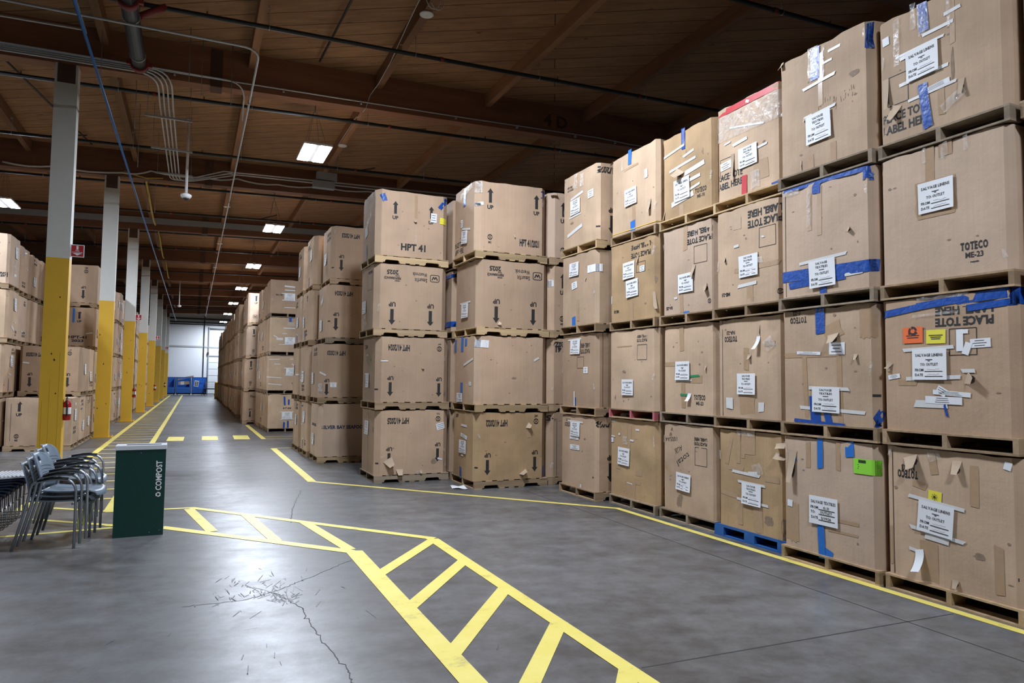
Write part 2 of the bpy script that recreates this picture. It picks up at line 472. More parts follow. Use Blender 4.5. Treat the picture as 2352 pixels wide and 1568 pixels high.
SERIF = {'A': ('.08 .92', ''), 'B': ('.1', '.1'), 'D': ('.1', '.1'), 'E': ('.12', '.12'), 'F': ('.15', '.12'), 'H': ('.1 .9', '.1 .9'), 'I': ('.5', '.5'),
         'K': ('.1 .9', '.1 .9'), 'L': ('.15', '.15'), 'M': ('.08 .92', '.08 .92'), 'N': ('.1', '.1 .9'), 'P': ('.15', '.12'), 'R': ('.1 .92', '.1'),
         'T': ('.5', ''), 'U': ('', '.1 .9'), 'V': ('', '.06 .94'), 'X': ('.06 .94', '.06 .94'), 'i': ('.5', ''), 'f': ('.3', ''), 'r': ('.2', ''), 'm': ('.1 .5 .9', ''), 'k': ('.1 .9', '')}
def serif(text, bold=0.012):
    V = []; F = []; x = 0.0
    for ch in text:
        if ch == ' ': x += 0.38; continue
        v, f = glyphs(ch, bold); v = [(a / CAP, b / CAP) for a, b in v]
        if not v: x += 0.3; continue
        a0 = min(p[0] for p in v); a1 = max(p[0] for p in v); w = a1 - a0
        b = len(V); V += [(p[0] - a0 + x, p[1]) for p in v]; F += [tuple(b + i for i in q) for q in f]
        lo, hi = SERIF.get(ch, ('', ''))
        top = max(p[1] for p in v)
        for k, row in ((0, lo), (1, hi)):
            for s_ in row.split():
                cx = x + float(s_) * w; b = len(V); y = 0.0 if k == 0 else top - 0.075
                V += [(cx - 0.17 - bold, y), (cx + 0.17 + bold, y), (cx + 0.17 + bold, y + 0.07 + bold), (cx - 0.17 - bold, y + 0.07 + bold)]; F.append((b, b + 1, b + 2, b + 3))
        x += w + 0.17
    return V, F

def rect2d(w, h, nx=1, ny=1):
    v = [(-w / 2 + w * i / nx, -h / 2 + h * j / ny) for j in range(ny + 1) for i in range(nx + 1)]
    f = [(j * (nx + 1) + i, j * (nx + 1) + i + 1, (j + 1) * (nx + 1) + i + 1, (j + 1) * (nx + 1) + i) for j in range(ny) for i in range(nx)]
    return v, f

def arrow2d(h, w):
    sw = w * 0.5; hh = h * 0.30
    v = [(-sw / 2, -h / 2), (sw / 2, -h / 2), (sw / 2, h / 2 - hh), (-sw / 2, h / 2 - hh), (-w / 2, h / 2 - hh), (w / 2, h / 2 - hh), (0, h / 2)]
    return v, [(0, 1, 2, 3), (4, 5, 6)]

def ring2d(r0, r1, a0=0, a1=360, n=24):
    v = []; f = []
    for i in range(n + 1):
        a = math.radians(a0 + (a1 - a0) * i / n)
        v += [(r0 * math.cos(a), r0 * math.sin(a)), (r1 * math.cos(a), r1 * math.sin(a))]
        if i: k = 2 * i - 2; f.append((k, k + 1, k + 3, k + 2))
    return v, f

def blob2d(w, h, seed, n=14):
    r = random.Random(seed)
    v = [(0, 0)] + [(w / 2 * math.cos(2 * math.pi * i / n) * r.uniform(.55, 1.05), h / 2 * math.sin(2 * math.pi * i / n) * r.uniform(.55, 1.05)) for i in range(n)]
    return v, [(0, i + 1, (i + 1) % n + 1) for i in range(n)]

def stroke2d(pts, w):
    v = []; f = []
    for i in range(len(pts) - 1):
        (x0, y0), (x1, y1) = pts[i], pts[i + 1]
        L = math.hypot(x1 - x0, y1 - y0) or 1e-6; nx, ny = -(y1 - y0) / L * w / 2, (x1 - x0) / L * w / 2
        b = len(v); v += [(x0 - nx, y0 - ny), (x1 - nx, y1 - ny), (x1 + nx, y1 + ny), (x0 + nx, y0 + ny)]; f.append((b, b + 1, b + 2, b + 3))
    return v, f

def shift(vf, dx, dy, rot=0.0, s=1.0):
    c, n = math.cos(math.radians(rot)) * s, math.sin(math.radians(rot)) * s
    return [(x * c - y * n + dx, x * n + y * c + dy) for x, y in vf[0]], vf[1]

def join2d(*parts):
    V = []; F = []
    for v, f in parts:
        b = len(V); V += v; F += [tuple(b + i for i in q) for q in f]
    return V, F

def scrawl(w, h, seed):
    r = random.Random(seed); n = r.randint(7, 12)
    return stroke2d([(-w / 2 + w * i / n, r.uniform(-h / 2, h / 2)) for i in range(n + 1)], h * 0.14)

def grid3d(me_verts):  # tiny helper kept for readability
    return [Vector(v) for v in me_verts]
# ------------------------------------------------------------------ cardboard totes
FACES = {'S': (Vector((1, 0, 0)), Vector((0, -1, 0))), 'E': (Vector((0, 1, 0)), Vector((1, 0, 0))),
         'N': (Vector((-1, 0, 0)), Vector((0, 1, 0))), 'W': (Vector((0, -1, 0)), Vector((-1, 0, 0)))}
NEXT = {'W': 'S', 'S': 'E', 'E': 'N', 'N': 'W'}
PREV = {v: k for k, v in NEXT.items()}

class Tote:
    def __init__(s, W, D, H, c, seed, bulge=0.012):
        s.W, s.D, s.H, s.c = W, D, H, c
        r = random.Random(seed); s.r = r
        s.b = {k: (r.uniform(0.2, 1.0) * bulge, r.uniform(-.5, .5) * bulge, r.uniform(1.5, 3.2), r.uniform(0, 6)) for k in 'SENW'}
        s.top = [(r.uniform(-.5, .5), r.uniform(2, 6), r.uniform(0, 6)) for _ in range(3)]
    def side(s, F): return s.W if F in 'SN' else s.D
    def rim(s, ang):
        return -0.006 + 0.006 * sum(a * math.sin(k * ang + p) for a, k, p in s.top)
    def surf(s, F, u, v, off=0.0):
        L = s.side(F)
        if u > 1: return s.surf(NEXT[F], (u - 1) * L / s.side(NEXT[F]), v, off)
        if u < 0: return s.surf(PREV[F], 1 + u * L / s.side(PREV[F]), v, off)
        d, n = FACES[F]; depth = s.side(NEXT[F]) / 2
        x = u * L; inset = 0.0; nn = n
        if x < s.c:
            inset = s.c - x; nn = (n + FACES[PREV[F]][1]).normalized()
        elif x > L - s.c:
            inset = x - (L - s.c); nn = (n + FACES[NEXT[F]][1]).normalized()
        else:
            t = (x - s.c) / (L - 2 * s.c); A, B, k, p = s.b[F]
            disp = math.sin(math.pi * t) * (A * math.sin(math.pi * min(1, max(0, v))) + B * math.sin(k * t * 3 + p) * math.sin(math.pi * min(1, max(0, v)) * 2))
            inset = -disp
        P = d * (x - L / 2) + n * (depth - inset) + nn * off
        z = v * s.H
        if v > 0.9:
            z += s.rim(math.atan2(P.y, P.x)) * (v - 0.9) * 10
        P.z = z
        return P
    def body(s, mb, nx=8, nz=8):
        ring = []
        for F in 'SENW':
            L = s.side(F); a, b = s.c / L, 1 - s.c / L
            for i in range(nx + 1): ring.append((F, a + (b - a) * i / nx))
        n = len(ring); rows = []; rj = random.Random(s.W * 991 + s.D * 77 + s.H * 13 + s.b['S'][3])
        for j in range(nz + 1):
            rows.append([s.surf(F, u, j / nz) for F, u in ring])
        for P in rows[-1]: P.x += rj.uniform(-.009, .009); P.y += rj.uniform(-.009, .009); P.z += rj.uniform(-.016, .002)
        for P in rows[0]: P.x += rj.uniform(-.004, .004); P.y += rj.uniform(-.004, .004)
        b0 = len(mb.v)
        for R_ in rows: mb.v.extend([tuple(p) for p in R_])
        for j in range(nz):
            for i in range(n):
                a = b0 + j * n + i; c = b0 + j * n + (i + 1) % n
                mb.f.append((a, c, c + n, a + n)); mb.m.append(0); mb.sm.append((i % (nx + 1)) != nx)
        mb.f.append(tuple(b0 + i for i in reversed(range(n)))); mb.m.append(0); mb.sm.append(False)
        # closed top flaps meeting in a centre seam, slightly sunk
        topc = len(mb.v); b1 = b0 + nz * n
        mb.v.append((-s.W * 0.3, 0, s.H - 0.02)); mb.v.append((s.W * 0.3, 0, s.H - 0.02))
        for i in range(n):
            j = (i + 1) % n; p = ring[i][0]
            cc = topc + 1 if (p == 'E' or (p == 'S' and ring[i][1] > 0.5) or (p == 'N' and ring[i][1] < 0.5)) else topc
            mb.f.append((b1 + i, b1 + j, cc)); mb.m.append(0); mb.sm.append(False)
    def put(s, mb, F, u, v, vf, rot=0.0, mi=0, off=0.003, lift=None, smooth=False):
        """lay a flat pattern (metres, centred) on face F at u, v"""
        c, n = math.cos(math.radians(rot)), math.sin(math.radians(rot)); L = s.side(F)
        V = []
        for x, y in vf[0]:
            X, Y = x * c - y * n, x * n + y * c
            o = off + (lift(x, y) if lift else 0.0)
            V.append(s.surf(F, u + X / L, v + Y / s.H, o))
        mb.add(V, vf[1], mi, smooth)

PART_NAME = {'bluetape': 'blue_tape', 'bluelite': 'blue_tape', 'whitetape': 'white_tape', 'browntape': 'brown_tape', 'red': 'red_tape', 'green': 'green_tape',
             'neon': 'green_label', 'yellow': 'yellow_label', 'orange': 'orange_label', 'paper': 'paper_label', 'film': 'plastic_wrap', 'strap': 'yellow_strap'}
TAPE = {'B': 'bluetape', 'b': 'bluelite', 'W': 'whitetape', 'C': 'browntape', 'R': 'red', 'G': 'green', 'N': 'neon', 'Y': 'yellow', 'O': 'orange', 'p': 'paper', 'P': 'film', 'y': 'strap'}

def sign2d(kind, w, h, seed):
    """ink of a paper sign"""
    r = random.Random(seed); k = []
    u = h
    if kind == 'G':
        k.append(shift(text2d('SALVAGE TEXTILES', .095 * u, .86 * w, font='serif'), 0, .30 * h))
        for i, (a, b) in enumerate((('FROM:', 'G-21'), ('TO:', 'OUTLET'))):
            y = .10 * h - i * .17 * h
            k.append(shift(text2d(a, .085 * u, (.28 if i == 0 else .16) * w, font='serif'), (-.30 if i == 0 else -.36) * w, y))
            k.append(shift(text2d(b, .08 * u, (.2, .4)[i] * w, font='serif'), .1 * w, y + .005))
            k.append(shift(rect2d(.56 * w, .006), .12 * w, y - .06 * u))
        k.append(shift(text2d('DATE', .085 * u, .24 * w, font='serif'), -.30 * w, -.26 * h))
        k.append(shift(text2d('5/19/26', .09 * u, .34 * w), .1 * w, -.25 * h)); k.append(shift(rect2d(.56 * w, .006), .12 * w, -.33 * h))
        return join2d(*k)
    if kind == 'L':
        k.append(shift(text2d('SALVAGE LINENS', .085 * u, .80 * w, font='serif'), 0, .30 * h))
        k.append(shift(rect2d(.2 * w, .005), 0, .15 * h)); k.append(shift(rect2d(.06 * w, .005), 0, .11 * h))
        ys = (.0, -.18, -.34)
    else:
        k.append(shift(text2d('SALVAGE', .075 * u, .44 * w, font='serif'), 0, .38 * h))
        k.append(shift(text2d('TEXTILES', .075 * u, .46 * w, font='serif'), 0, .24 * h))
        k.append(shift(rect2d(.2 * w, .005), 0, .13 * h))
        ys = (.0, -.19, -.36)
    k.append(shift(text2d('TO: OUTLET', .08 * u, .52 * w, font='serif'), 0, ys[0] * h))
    k.append(shift(text2d('FROM', .08 * u, .26 * w, font='serif'), -.29 * w, ys[1] * h)); k.append(shift(rect2d(.52 * w, .005), .13 * w, ys[1] * h - .05 * u))
    k.append(shift(text2d('DATE', .08 * u, .24 * w, font='serif'), -.30 * w, ys[2] * h)); k.append(shift(rect2d(.52 * w, .005), .13 * w, ys[2] * h - .05 * u))
    return join2d(*k)

def recycle2d(r0, r1):
    k = []
    for i in range(3):
        k.append(ring2d(r0, r1, 120 * i + 10, 120 * i + 95, 8))
        a = math.radians(120 * i + 95); rm = (r0 + r1) / 2; t = (r1 - r0)
        k.append(([((rm - t) * math.cos(a), (rm - t) * math.sin(a)), ((rm + t) * math.cos(a), (rm + t) * math.sin(a)), (rm * math.cos(a + .45), rm * math.sin(a + .45))], [(0, 1, 2)]))
    return join2d(*k)

def me2d(sz, code):
    k = [ring2d(sz * .30, sz * .5, 25, 155, 14), ring2d(sz * .30, sz * .5, 205, 335, 14)]
    for sg in (-1, 1):
        k.append(shift(rect2d(sz * .09, sz * .36), sg * sz * .12, 0)); k.append(shift(rect2d(sz * .22, sz * .07), sg * sz * .1, 0))
        k.append(([(sg * sz * .36, sz * .12 * sg), (sg * sz * .36, -sz * .12 * sg), (sg * sz * .58, 0)], [(0, 1, 2)]))
    if code: k.append(shift(text2d(code, sz * .42, sz * .62), 0, -sz * .95))
    return join2d(*k)

def smurfit2d(s_):
    k = [shift(text2d('Smurfit', .06 * s_, .22 * s_, .03, 'serif'), .045 * s_, .045 * s_), shift(text2d('Westrock', .06 * s_, .26 * s_, .03, 'serif'), .065 * s_, -.05 * s_)]
    ox = -.20 * s_
    for sg in (-1, 1):
        k.append(shift(rect2d(.012 * s_, .10 * s_), ox + sg * .078 * s_, 0)); k.append(shift(rect2d(.10 * s_, .012 * s_), ox, sg * .058 * s_))
        k.append(shift(ring2d(.022 * s_, .034 * s_, 0, 90, 6), ox + .050 * s_, .030 * s_ * sg, 0 if sg > 0 else -90))
        k.append(shift(ring2d(.022 * s_, .034 * s_, 90, 180, 6), ox - .050 * s_, .030 * s_ * sg, 0 if sg > 0 else 90))
    k.append(shift(stroke2d([(-.05 * s_, .03 * s_), (-.02 * s_, -.028 * s_), (0, .015 * s_), (.02 * s_, -.028 * s_), (.05 * s_, .03 * s_)], .018 * s_), ox, 0))
    return join2d(*k)

def make_tote(name, loc, W, D, H, c, seed, mat, decals, label, group=None, detail=8, face='S', rz=0.0):
    """one cardboard tote: printed body plus its paper signs, tapes and torn flaps"""
    T = Tote(W, D, H, c, seed)
    root = MB(); T.body(root, detail, detail)
    mats = [M[mat], M['ink'], M['stain'], M['blueink'], M['redink'], M['hole']]
    parts = []
    def sub(mat_list, pname, fn):
        q = MB(); fn(q); parts.append((pname, q, mat_list))
    cnt = [0]
    for dcl in decals:
        cnt[0] += 1; sd = seed * 31 + cnt[0]
        k = dcl[0]; F = face; a = []
        for w_ in dcl[1:]:
            if isinstance(w_, str) and w_[:1] == '@': F = w_[1]
            else: a.append(w_)
        if k == 'S':      # paper sign: u v type w h rot
            u, v, ty = a[:3]; w = a[3] if len(a) > 3 else .28; h = a[4] if len(a) > 4 else .23; rot = a[5] if len(a) > 5 else 0
            rr = random.Random(sd); cv = rr.uniform(.004, .022)
            def fn(q, u=u, v=v, ty=ty, w=w, h=h, rot=rot, F=F, sd=sd, cv=cv):
                lf = lambda x, y: .001 + cv * max(0, (-y / h + .1)) ** 2 + .0025 * math.sin(x / w * 4 + sd)
                T.put(q, F, u, v, rect2d(w, h, 6, 6), rot, 0, .0115, lf, True)
                T.put(q, F, u, v, sign2d(ty, w, h, sd), rot, 1, .0135, lf)
                for yy in ((-.16, -.33) if ty != 'G' else ()):
                    T.put(q, F, u + .12 * w / T.side(F), v, shift(scrawl(.36 * w, .05 * h, sd + int(yy * 100)), 0, yy * h), rot, 2, .0138, lf)
            sub([M['paper'], M['ink'], M['pen' if sd % 3 else 'penred']], 'paper_sign', fn)
        elif k == 'T':    # tape or label: mat u v w h rot
            mt, u, v, w, h = a[:5]; rot = a[5] if len(a) > 5 else 0
            def fn(q, u=u, v=v, w=w, h=h, rot=rot, F=F, mt=mt, sd=sd):
                o = {'C': .0022, 'P': .010, 'y': .006}.get(mt, .0042 + (sd % 5) * .0004)
                nx, ny = max(1, int(w / .06)), max(1, int(h / .06)); Ls = T.side(F)
                if u * Ls - w / 2 < T.c + .02 or u * Ls + w / 2 > Ls - T.c - .02: nx = max(nx, int(w / .012))
                vf = rect2d(w, h, nx, ny); r = random.Random(sd)
                if mt in 'BbWCGRP':      # ragged torn ends
                    vv = []
                    for x, y in vf[0]:
                        if w >= h and abs(abs(x) - w / 2) < 1e-6: x += r.uniform(-.012, .012)
                        if h > w and abs(abs(y) - h / 2) < 1e-6: y += r.uniform(-.012, .012)
                        vv.append((x, y))
                    vf = (vv, vf[1])
                lf = (lambda x, y: .006 * math.sin(x * 40 + sd) * math.sin(y * 31 + sd)) if mt == 'P' else None
                T.put(q, F, u, v, vf, rot, 0, o, lf, True)
                if mt in 'NOY' and w > .11:
                    T.put(q, F, u, v, join2d(*[shift(rect2d(w * r.uniform(.4, .8), .006), 0, h * (.1 - .13 * i)) for i in range(3)]), rot, 1, o + .0015)
                if mt == 'N':
                    T.put(q, F, u, v, join2d(*[shift(rect2d(.004 + .003 * (i % 2), .025), -.3 * w + i * .008, .33 * h) for i in range(9)]), rot, 1, o + .0015)
                if mt == 'O':
                    T.put(q, F, u, v + .03 / H, recycle2d(.02, .036), rot, 1, o + .0015)
                if mt == 'p' and w > .07:
                    for i in range(3): T.put(q, F, u, v, shift(rect2d(w * r.uniform(.3, .8), h * .05), -w * .03, h * (.28 - .27 * i)), rot, 1, o + .0015)
            sub([M[TAPE[mt]], M['ink']], PART_NAME[TAPE[mt]], fn)
        elif k == 'F':    # torn flap: u v w h rot
            u, v, w, h = a[:4]; rot = a[4] if len(a) > 4 else 0
            T.put(root, F, u, v, blob2d(w * .8, h * .9, sd), rot, 5, .002)
            def fn(q, u=u, v=v, w=w, h=h, rot=rot, F=F):
                lf = lambda x, y: .0 + .9 * w * (max(0, .5 - y / h)) ** 1.4 * .6
                vf = rect2d(w, h, 3, 5)
                T.put(q, F, u, v, ([(x * (1 - .45 * (.5 - y / h)), y) for x, y in vf[0]], vf[1]), rot, 0, .004, lf, True)
            sub([M['flap']], 'torn_flap', fn)
        elif k == 'L':    # curled loose paper strip
            u, v, w, h = a[:4]; rot = a[4] if len(a) > 4 else 0
            def fn(q, u=u, v=v, w=w, h=h, rot=rot, F=F):
                lf = lambda x, y: .35 * h * (max(0, .5 - y / h)) ** 1.8
                vf = rect2d(w, h, 2, 6)
                T.put(q, F, u, v, ([(x + .25 * h * (max(0, .5 - y / h)) ** 2 * -1, y) for x, y in vf[0]], vf[1]), rot, 0, .005, lf, True)
            sub([M['paper']], 'loose_paper', fn)
        elif k == 'X':    # printed text: str u v h w flip [ink] [font]
            tx, u, v, h, w, fl = a[:6]; mi = a[6] if len(a) > 6 else 1; ft = a[7] if len(a) > 7 else 'sans'
            T.put(root, F, u, v, text2d(tx, h, w, .042, ft), 180 if fl else 0, mi, .0016)
        elif k == 'PT':   # PLACE TOTE / LABEL HERE: u v h w flip
            u, v, h, w, fl = a
            s_ = -1 if fl else 1
            T.put(root, F, u, v + s_ * .75 * h / H, text2d('PLACE TOTE', h, w, .03), 180 if fl else 0, 1, .0016)
            T.put(root, F, u, v - s_ * .75 * h / H, text2d('LABEL HERE', h, w, .03), 180 if fl else 0, 1, .0016)
        elif k == 'TO':   # TOTECO block: code u v flip
            cd, u, v, fl = a; s_ = -1 if fl else 1; R_ = 180 if fl else 0
            T.put(root, F, u, v + s_ * .028 / H, text2d('TOTECO', .052, .19, .045, 'serif'), R_, 1, .0016)
            T.put(root, F, u, v - s_ * .038 / H, text2d(cd, .038, .125, .022), R_, 1, .0016)
        elif k == 'UP':   # arrow with UP under it: u v h flip
            u, v, h, fl = a; s_ = -1 if fl else 1; R_ = 180 if fl else 0
            T.put(root, F, u, v + s_ * .13 * h / H, arrow2d(.66 * h, .29 * h), R_, 1, .0016)
            T.put(root, F, u, v - s_ * .40 * h / H, text2d('UP', .17 * h, .30 * h, .04), R_, 1, .0016)
        elif k == 'ME':
            u, v, sz, fl, cd = a
            T.put(root, F, u, v, me2d(sz, cd), 180 if fl else 0, 1, .0016)
        elif k == 'SW':
            u, v, s_, fl = a
            T.put(root, F, u, v, smurfit2d(s_), 180 if fl else 0, 1, .0016)
        elif k == 'BX':   # outline: u v w h
            u, v, w, h = a; t = .006
            T.put(root, F, u, v, join2d(shift(rect2d(w, t), 0, h / 2), shift(rect2d(w, t), 0, -h / 2), shift(rect2d(t, h), w / 2, 0), shift(rect2d(t, h), -w / 2, 0)), 0, 1, .0016)
        elif k == 'LN':   # dark seam line at u
            T.put(root, F, a[0], .5, rect2d(.007, H * .98, 1, 6), 0, 5, .0012)
        elif k == 'ST':   # scuff stain
            u, v, w, h = a[:4]
            r = random.Random(sd)
            if w > .3:
                for i in range(26): T.put(root, F, u + r.uniform(-.5, .5) * w, v + r.uniform(-.5, .5) * h, rect2d(.004, r.uniform(.01, .05)), r.uniform(-15, 15), 2, .0014)
            else: T.put(root, F, u, v, blob2d(w, h, sd), 0, 2, .0014)
        elif k == 'K':    # small black register mark
            T.put(root, F, a[0], a[1], rect2d(.045, .022, 1, 1), 0, 1, .0016)
        elif k == 'Q':    # red ring with number
            T.put(root, F, a[0], a[1], ring2d(.075, .083), 0, 4, .0016); T.put(root, F, a[0], a[1], text2d('50', .08, .10, .02), 0, 4, .0016)
        elif k == 'SN':   # little sun symbol on a note
            T.put(root, F, a[0], a[1], join2d(ring2d(.0, .010, 0, 360, 10), *[shift(rect2d(.004, .010), .02 * math.cos(i * .785), .02 * math.sin(i * .785), math.degrees(i * .785) - 90) for i in range(8)]), 0, 1, .0075)
        elif k == 'H':    # handwriting lines (str, u, v, h, w, rot)
            tx, u, v, h, w, rot = a
            T.put(root, F, u, v, text2d(tx, h, w, -.004), rot, 1, .0016)
    o = root.build(name, mats)
    o.data.set_sharp_from_angle(angle=math.radians(22))
    o.location = loc; o.rotation_euler = (0, 0, rz)
    tag(o, label, 'cardboard box', group)
    for pn, q, ml in parts: q.build(pn, ml, o)
    return o

# ------------------------------------------------------------------ pallets (48 x 40 in, stringers along local X)
PL, PW, PH = 1.22, 1.02, 0.12
def stringer_poly():
    L = PL / 2; p = [(-L, .015)]
    for c in (-.335, .335):
        p += [(c - .115, .015), (c - .115, .035), (c - .095, .052), (c + .095, .052), (c + .115, .035), (c + .115, .015)]
    return p + [(L, .015), (L, .105), (-L, .105)]
def pallet_parts(seed):
    r = random.Random(seed); out = []
    for y in (-PW / 2 + .02, 0, PW / 2 - .02):
        q = MB(); q.prism(stringer_poly(), 'y', y - .019, y + .019); out.append(('stringer', q))
    xs = [-.545, -.37, -.19, 0, .19, .37, .545]
    for i, x in enumerate(xs):
        w = .13 if i in (0, 6) else r.choice((.085, .09, .1))
        q = MB(); q.box(x - w / 2, x + w / 2, -PW / 2 + r.uniform(-.004, .004), PW / 2 + r.uniform(-.004, .004), .105, PH); out.append(('top_board', q))
    for x in (-.545, -.16, 0, .16, .545):
        w = .13 if abs(x) > .5 else .09
        q = MB(); q.box(x - w / 2, x + w / 2, -PW / 2, PW / 2, 0.0, .015); out.append(('bottom_board', q))
    return out
_proto = {}
def pallet(loc, label, mat='wood_mid', rz=0.0, group=None, far=False):
    """a pallet with stringers and boards as parts (one mesh when it is far away)"""
    key = (mat, far)
    if far:
        if key not in _proto:
            q = MB()
            for _, p in pallet_parts(5): q.add(p.v, p.f)
            _proto[key] = q.mesh('wooden_pallet', [M[mat]])
        o = bpy.data.objects.new('wooden_pallet', _proto[key]); C.objects.link(o)
        o.location = loc; o.rotation_euler = (0, 0, rz)
        return tag(o, label, 'pallet', group)
    if key not in _proto:
        root = empty('wooden_pallet', loc, label, 'pallet', group, rz)
        for n, p in pallet_parts(5): p.build(n, M['wood_mid' if mat == 'wood_red' and n != 'stringer' else mat], root, fix=True)
        _proto[key] = root
        return root
    return copy_tree(_proto[key], loc, label, group, rz)

def block_pallet(loc, label):
    root = empty('block_pallet', loc, label, 'pallet')
    for x in (-.54, 0, .54):
        for y in (-.44, 0, .44):
            q = MB(); q.box(x - .07, x + .07, y - .07, y + .07, .014, .094); q.build('block', M['wood_blue'], root)
    for x in (-.54, 0, .54):
        q = MB(); q.box(x - .07, x + .07, -.51, .51, 0, .014); q.build('bottom_board', M['wood_blue'], root)
    for i in range(7):
        x = -.54 + .18 * i; q = MB(); q.box(x - .065, x + .065, -.51, .51, .094, .12); q.build('top_board', M['wood_blue'], root)
    return root

TIER = ['bottom', 'second', 'third', 'top']
ZL = [0.12, 1.26, 2.42, 3.58]
PZ = [0.0, 1.14, 2.30, 3.46]
HL = [1.02, 1.04, 1.04, 1.05]
# ------------------------------------------------------------------ the building
K = 0.027                                   # roof rises gently to the right
def zg(x): return 7.06 + K * x              # girder underside
def zp(x): return 7.50 + K * x              # purlin underside
def zd(x): return 7.78 + K * x              # deck underside
X0, X1, Y0, Y1 = -24.0, 17.0, -14.0, 70.4
BAY = 7.315
COLS = [13.84 + BAY * k for k in range(0, 8)]
GIRD = [13.86 + BAY * k for k in range(-3, 8)]

q = MB(); q.face([(X0, Y0, 0), (X1, Y0, 0), (X1, Y1, 0), (X0, Y1, 0)])
floor = struct(q.build('floor', M['concrete']))
q = MB(); q.face([(X0, Y0, zd(X0)), (X0, Y1, zd(X0)), (X1, Y1, zd(X1)), (X1, Y0, zd(X1))])
q.face([(X0, Y0, zd(X0) + .15), (X1, Y0, zd(X1) + .15), (X1, Y1, zd(X1) + .15), (X0, Y1, zd(X0) + .15)])
ceiling = struct(q.build('ceiling', M['deck']))
for nm, pts, mt in (('wall_back', [(X0, Y1, 0), (X1, Y1, 0), (X1, Y1, zd(X1)), (X0, Y1, zd(X0))], 'wallwhite'),
                    ('wall_front', [(X1, Y0, 0), (X0, Y0, 0), (X0, Y0, zd(X0)), (X1, Y0, zd(X1))], 'walldim'),
                    ('wall_left', [(X0, Y0, 0), (X0, Y1, 0), (X0, Y1, zd(X0)), (X0, Y0, zd(X0))], 'walldim'),
                    ('wall_right', [(X1, Y1, 0), (X1, Y0, 0), (X1, Y0, zd(X1)), (X1, Y1, zd(X1))], 'walldim')):
    q = MB(); q.face(pts); struct(q.build(nm, M[mt]))

def sloped(mb, xa, xb, ya, yb, za, zb):
    """beam between heights za(x) and zb(x) following the roof"""
    mb.hexa([(xa, ya, za(xa)), (xb, ya, za(xb)), (xb, yb, za(xb)), (xa, yb, za(xa)), (xa, ya, zb(xa)), (xb, ya, zb(xb)), (xb, yb, zb(xb)), (xa, yb, zb(xa))])
for gi, gy in enumerate(GIRD):
    q = MB(); sloped(q, X0, X1, gy, gy + .28, zg, zd)
    g = struct(q.build('roof_girder', M['beam']))
    for hx in (.2, 12.4):
        q = MB(); sloped(q, hx - .1, hx + .1, gy - .02, gy + .30, lambda x: zg(x) - .025, lambda x: zd(x) - .04)
        q.build('hinge_strap', M['saddle'], g)
    if abs(gy - 13.86) < .1:
        q = MB(); v, f = text2d('4 D', .26, .62, .03)
        q.add([(7.4 + x, gy - .004, zg(7.4) + .34 + y) for x, y in v], f); q.build('stencil_mark', M['saddle'], g)
PX = [.82 + 2.44 * k for k in range(-5, 7)]
for px in PX:
    for gi in range(len(GIRD) - 1):
        ya, yb = GIRD[gi] + .28, GIRD[gi + 1]
        if gi == 0: ya = Y0
        q = MB(); q.box(px - .065, px + .065, ya, yb, zp(px), zd(px))
        struct(q.build('roof_purlin', M['purlin']))

# ------------------------------------------------------------------ floor markings and wear
def on_floor(name, mat, polys, z=.0015):
    q = MB()
    for i, p in enumerate(polys): q.face([(x, y, z + .0003 * (i % 9)) for x, y in p])
    return q.build(name, M[mat], floor, fix=False)
def line(p0, p1, w):
    (x0, y0), (x1, y1) = p0, p1; L = math.hypot(x1 - x0, y1 - y0); nx, ny = -(y1 - y0) / L * w / 2, (x1 - x0) / L * w / 2
    return [(x0 - nx, y0 - ny), (x1 - nx, y1 - ny), (x1 + nx, y1 + ny), (x0 + nx, y0 + ny)]
# long walkway beside the columns: two edges, ladder rungs
on_floor('walkway_line', 'paint', [line((-1.84, 10.0), (-1.84, 69.6), .12), line((-.87, 9.62), (-.87, 69.6), .12)])
for k in range(66):
    y = 10.65 + .885 * k
    if y < 69.4: on_floor('walkway_rung', 'paint', [line((-1.78, y), (-.93, y - .02), .075)], .002)
# hatched path turning towards the viewer
on_floor('path_line', 'paint', [line((-1.52, 10.12), (-.92, 9.66), .075), line((-.9, 9.62), (-.25, 9.55), .075), line((-.28, 9.55), (.06, 9.53), .075),
                               line((.03, 9.53), (2.28, 6.83), .10), [(2.20, 6.86), (2.32, 6.8), (2.34, 1.5), (2.24, 1.5)]], .002)
on_floor('path_line', 'paint', [line((-1.62, 9.42), (-.74, 8.72), .075), line((-.8, 8.76), (-.24, 8.40), .10), line((-.27, 8.43), (1.40, 6.60), .115),
                               [(1.345, 6.66), (1.50, 6.60), (1.475, 1.5), (1.34, 1.5)]], .0025)
on_floor('path_line', 'paint', [line((-1.75, 8.50), (-.75, 8.58), .08), line((-.75, 8.58), (-.24, 8.36), .06)], .0022)
for a, b in (((.00, 9.46), (.23, 8.00)), ((.62, 8.80), (.80, 7.30)), ((1.19, 8.12), (1.40, 6.68)), ((2.24, 6.76), (1.42, 5.72)), ((2.27, 5.92), (1.43, 4.83)),
             ((2.27, 5.02), (1.43, 3.93)), ((2.29, 4.18), (1.42, 3.06)), ((2.29, 3.36), (1.42, 2.24))):
    on_floor('path_rung', 'paint', [line(a, b, .115)], .003)
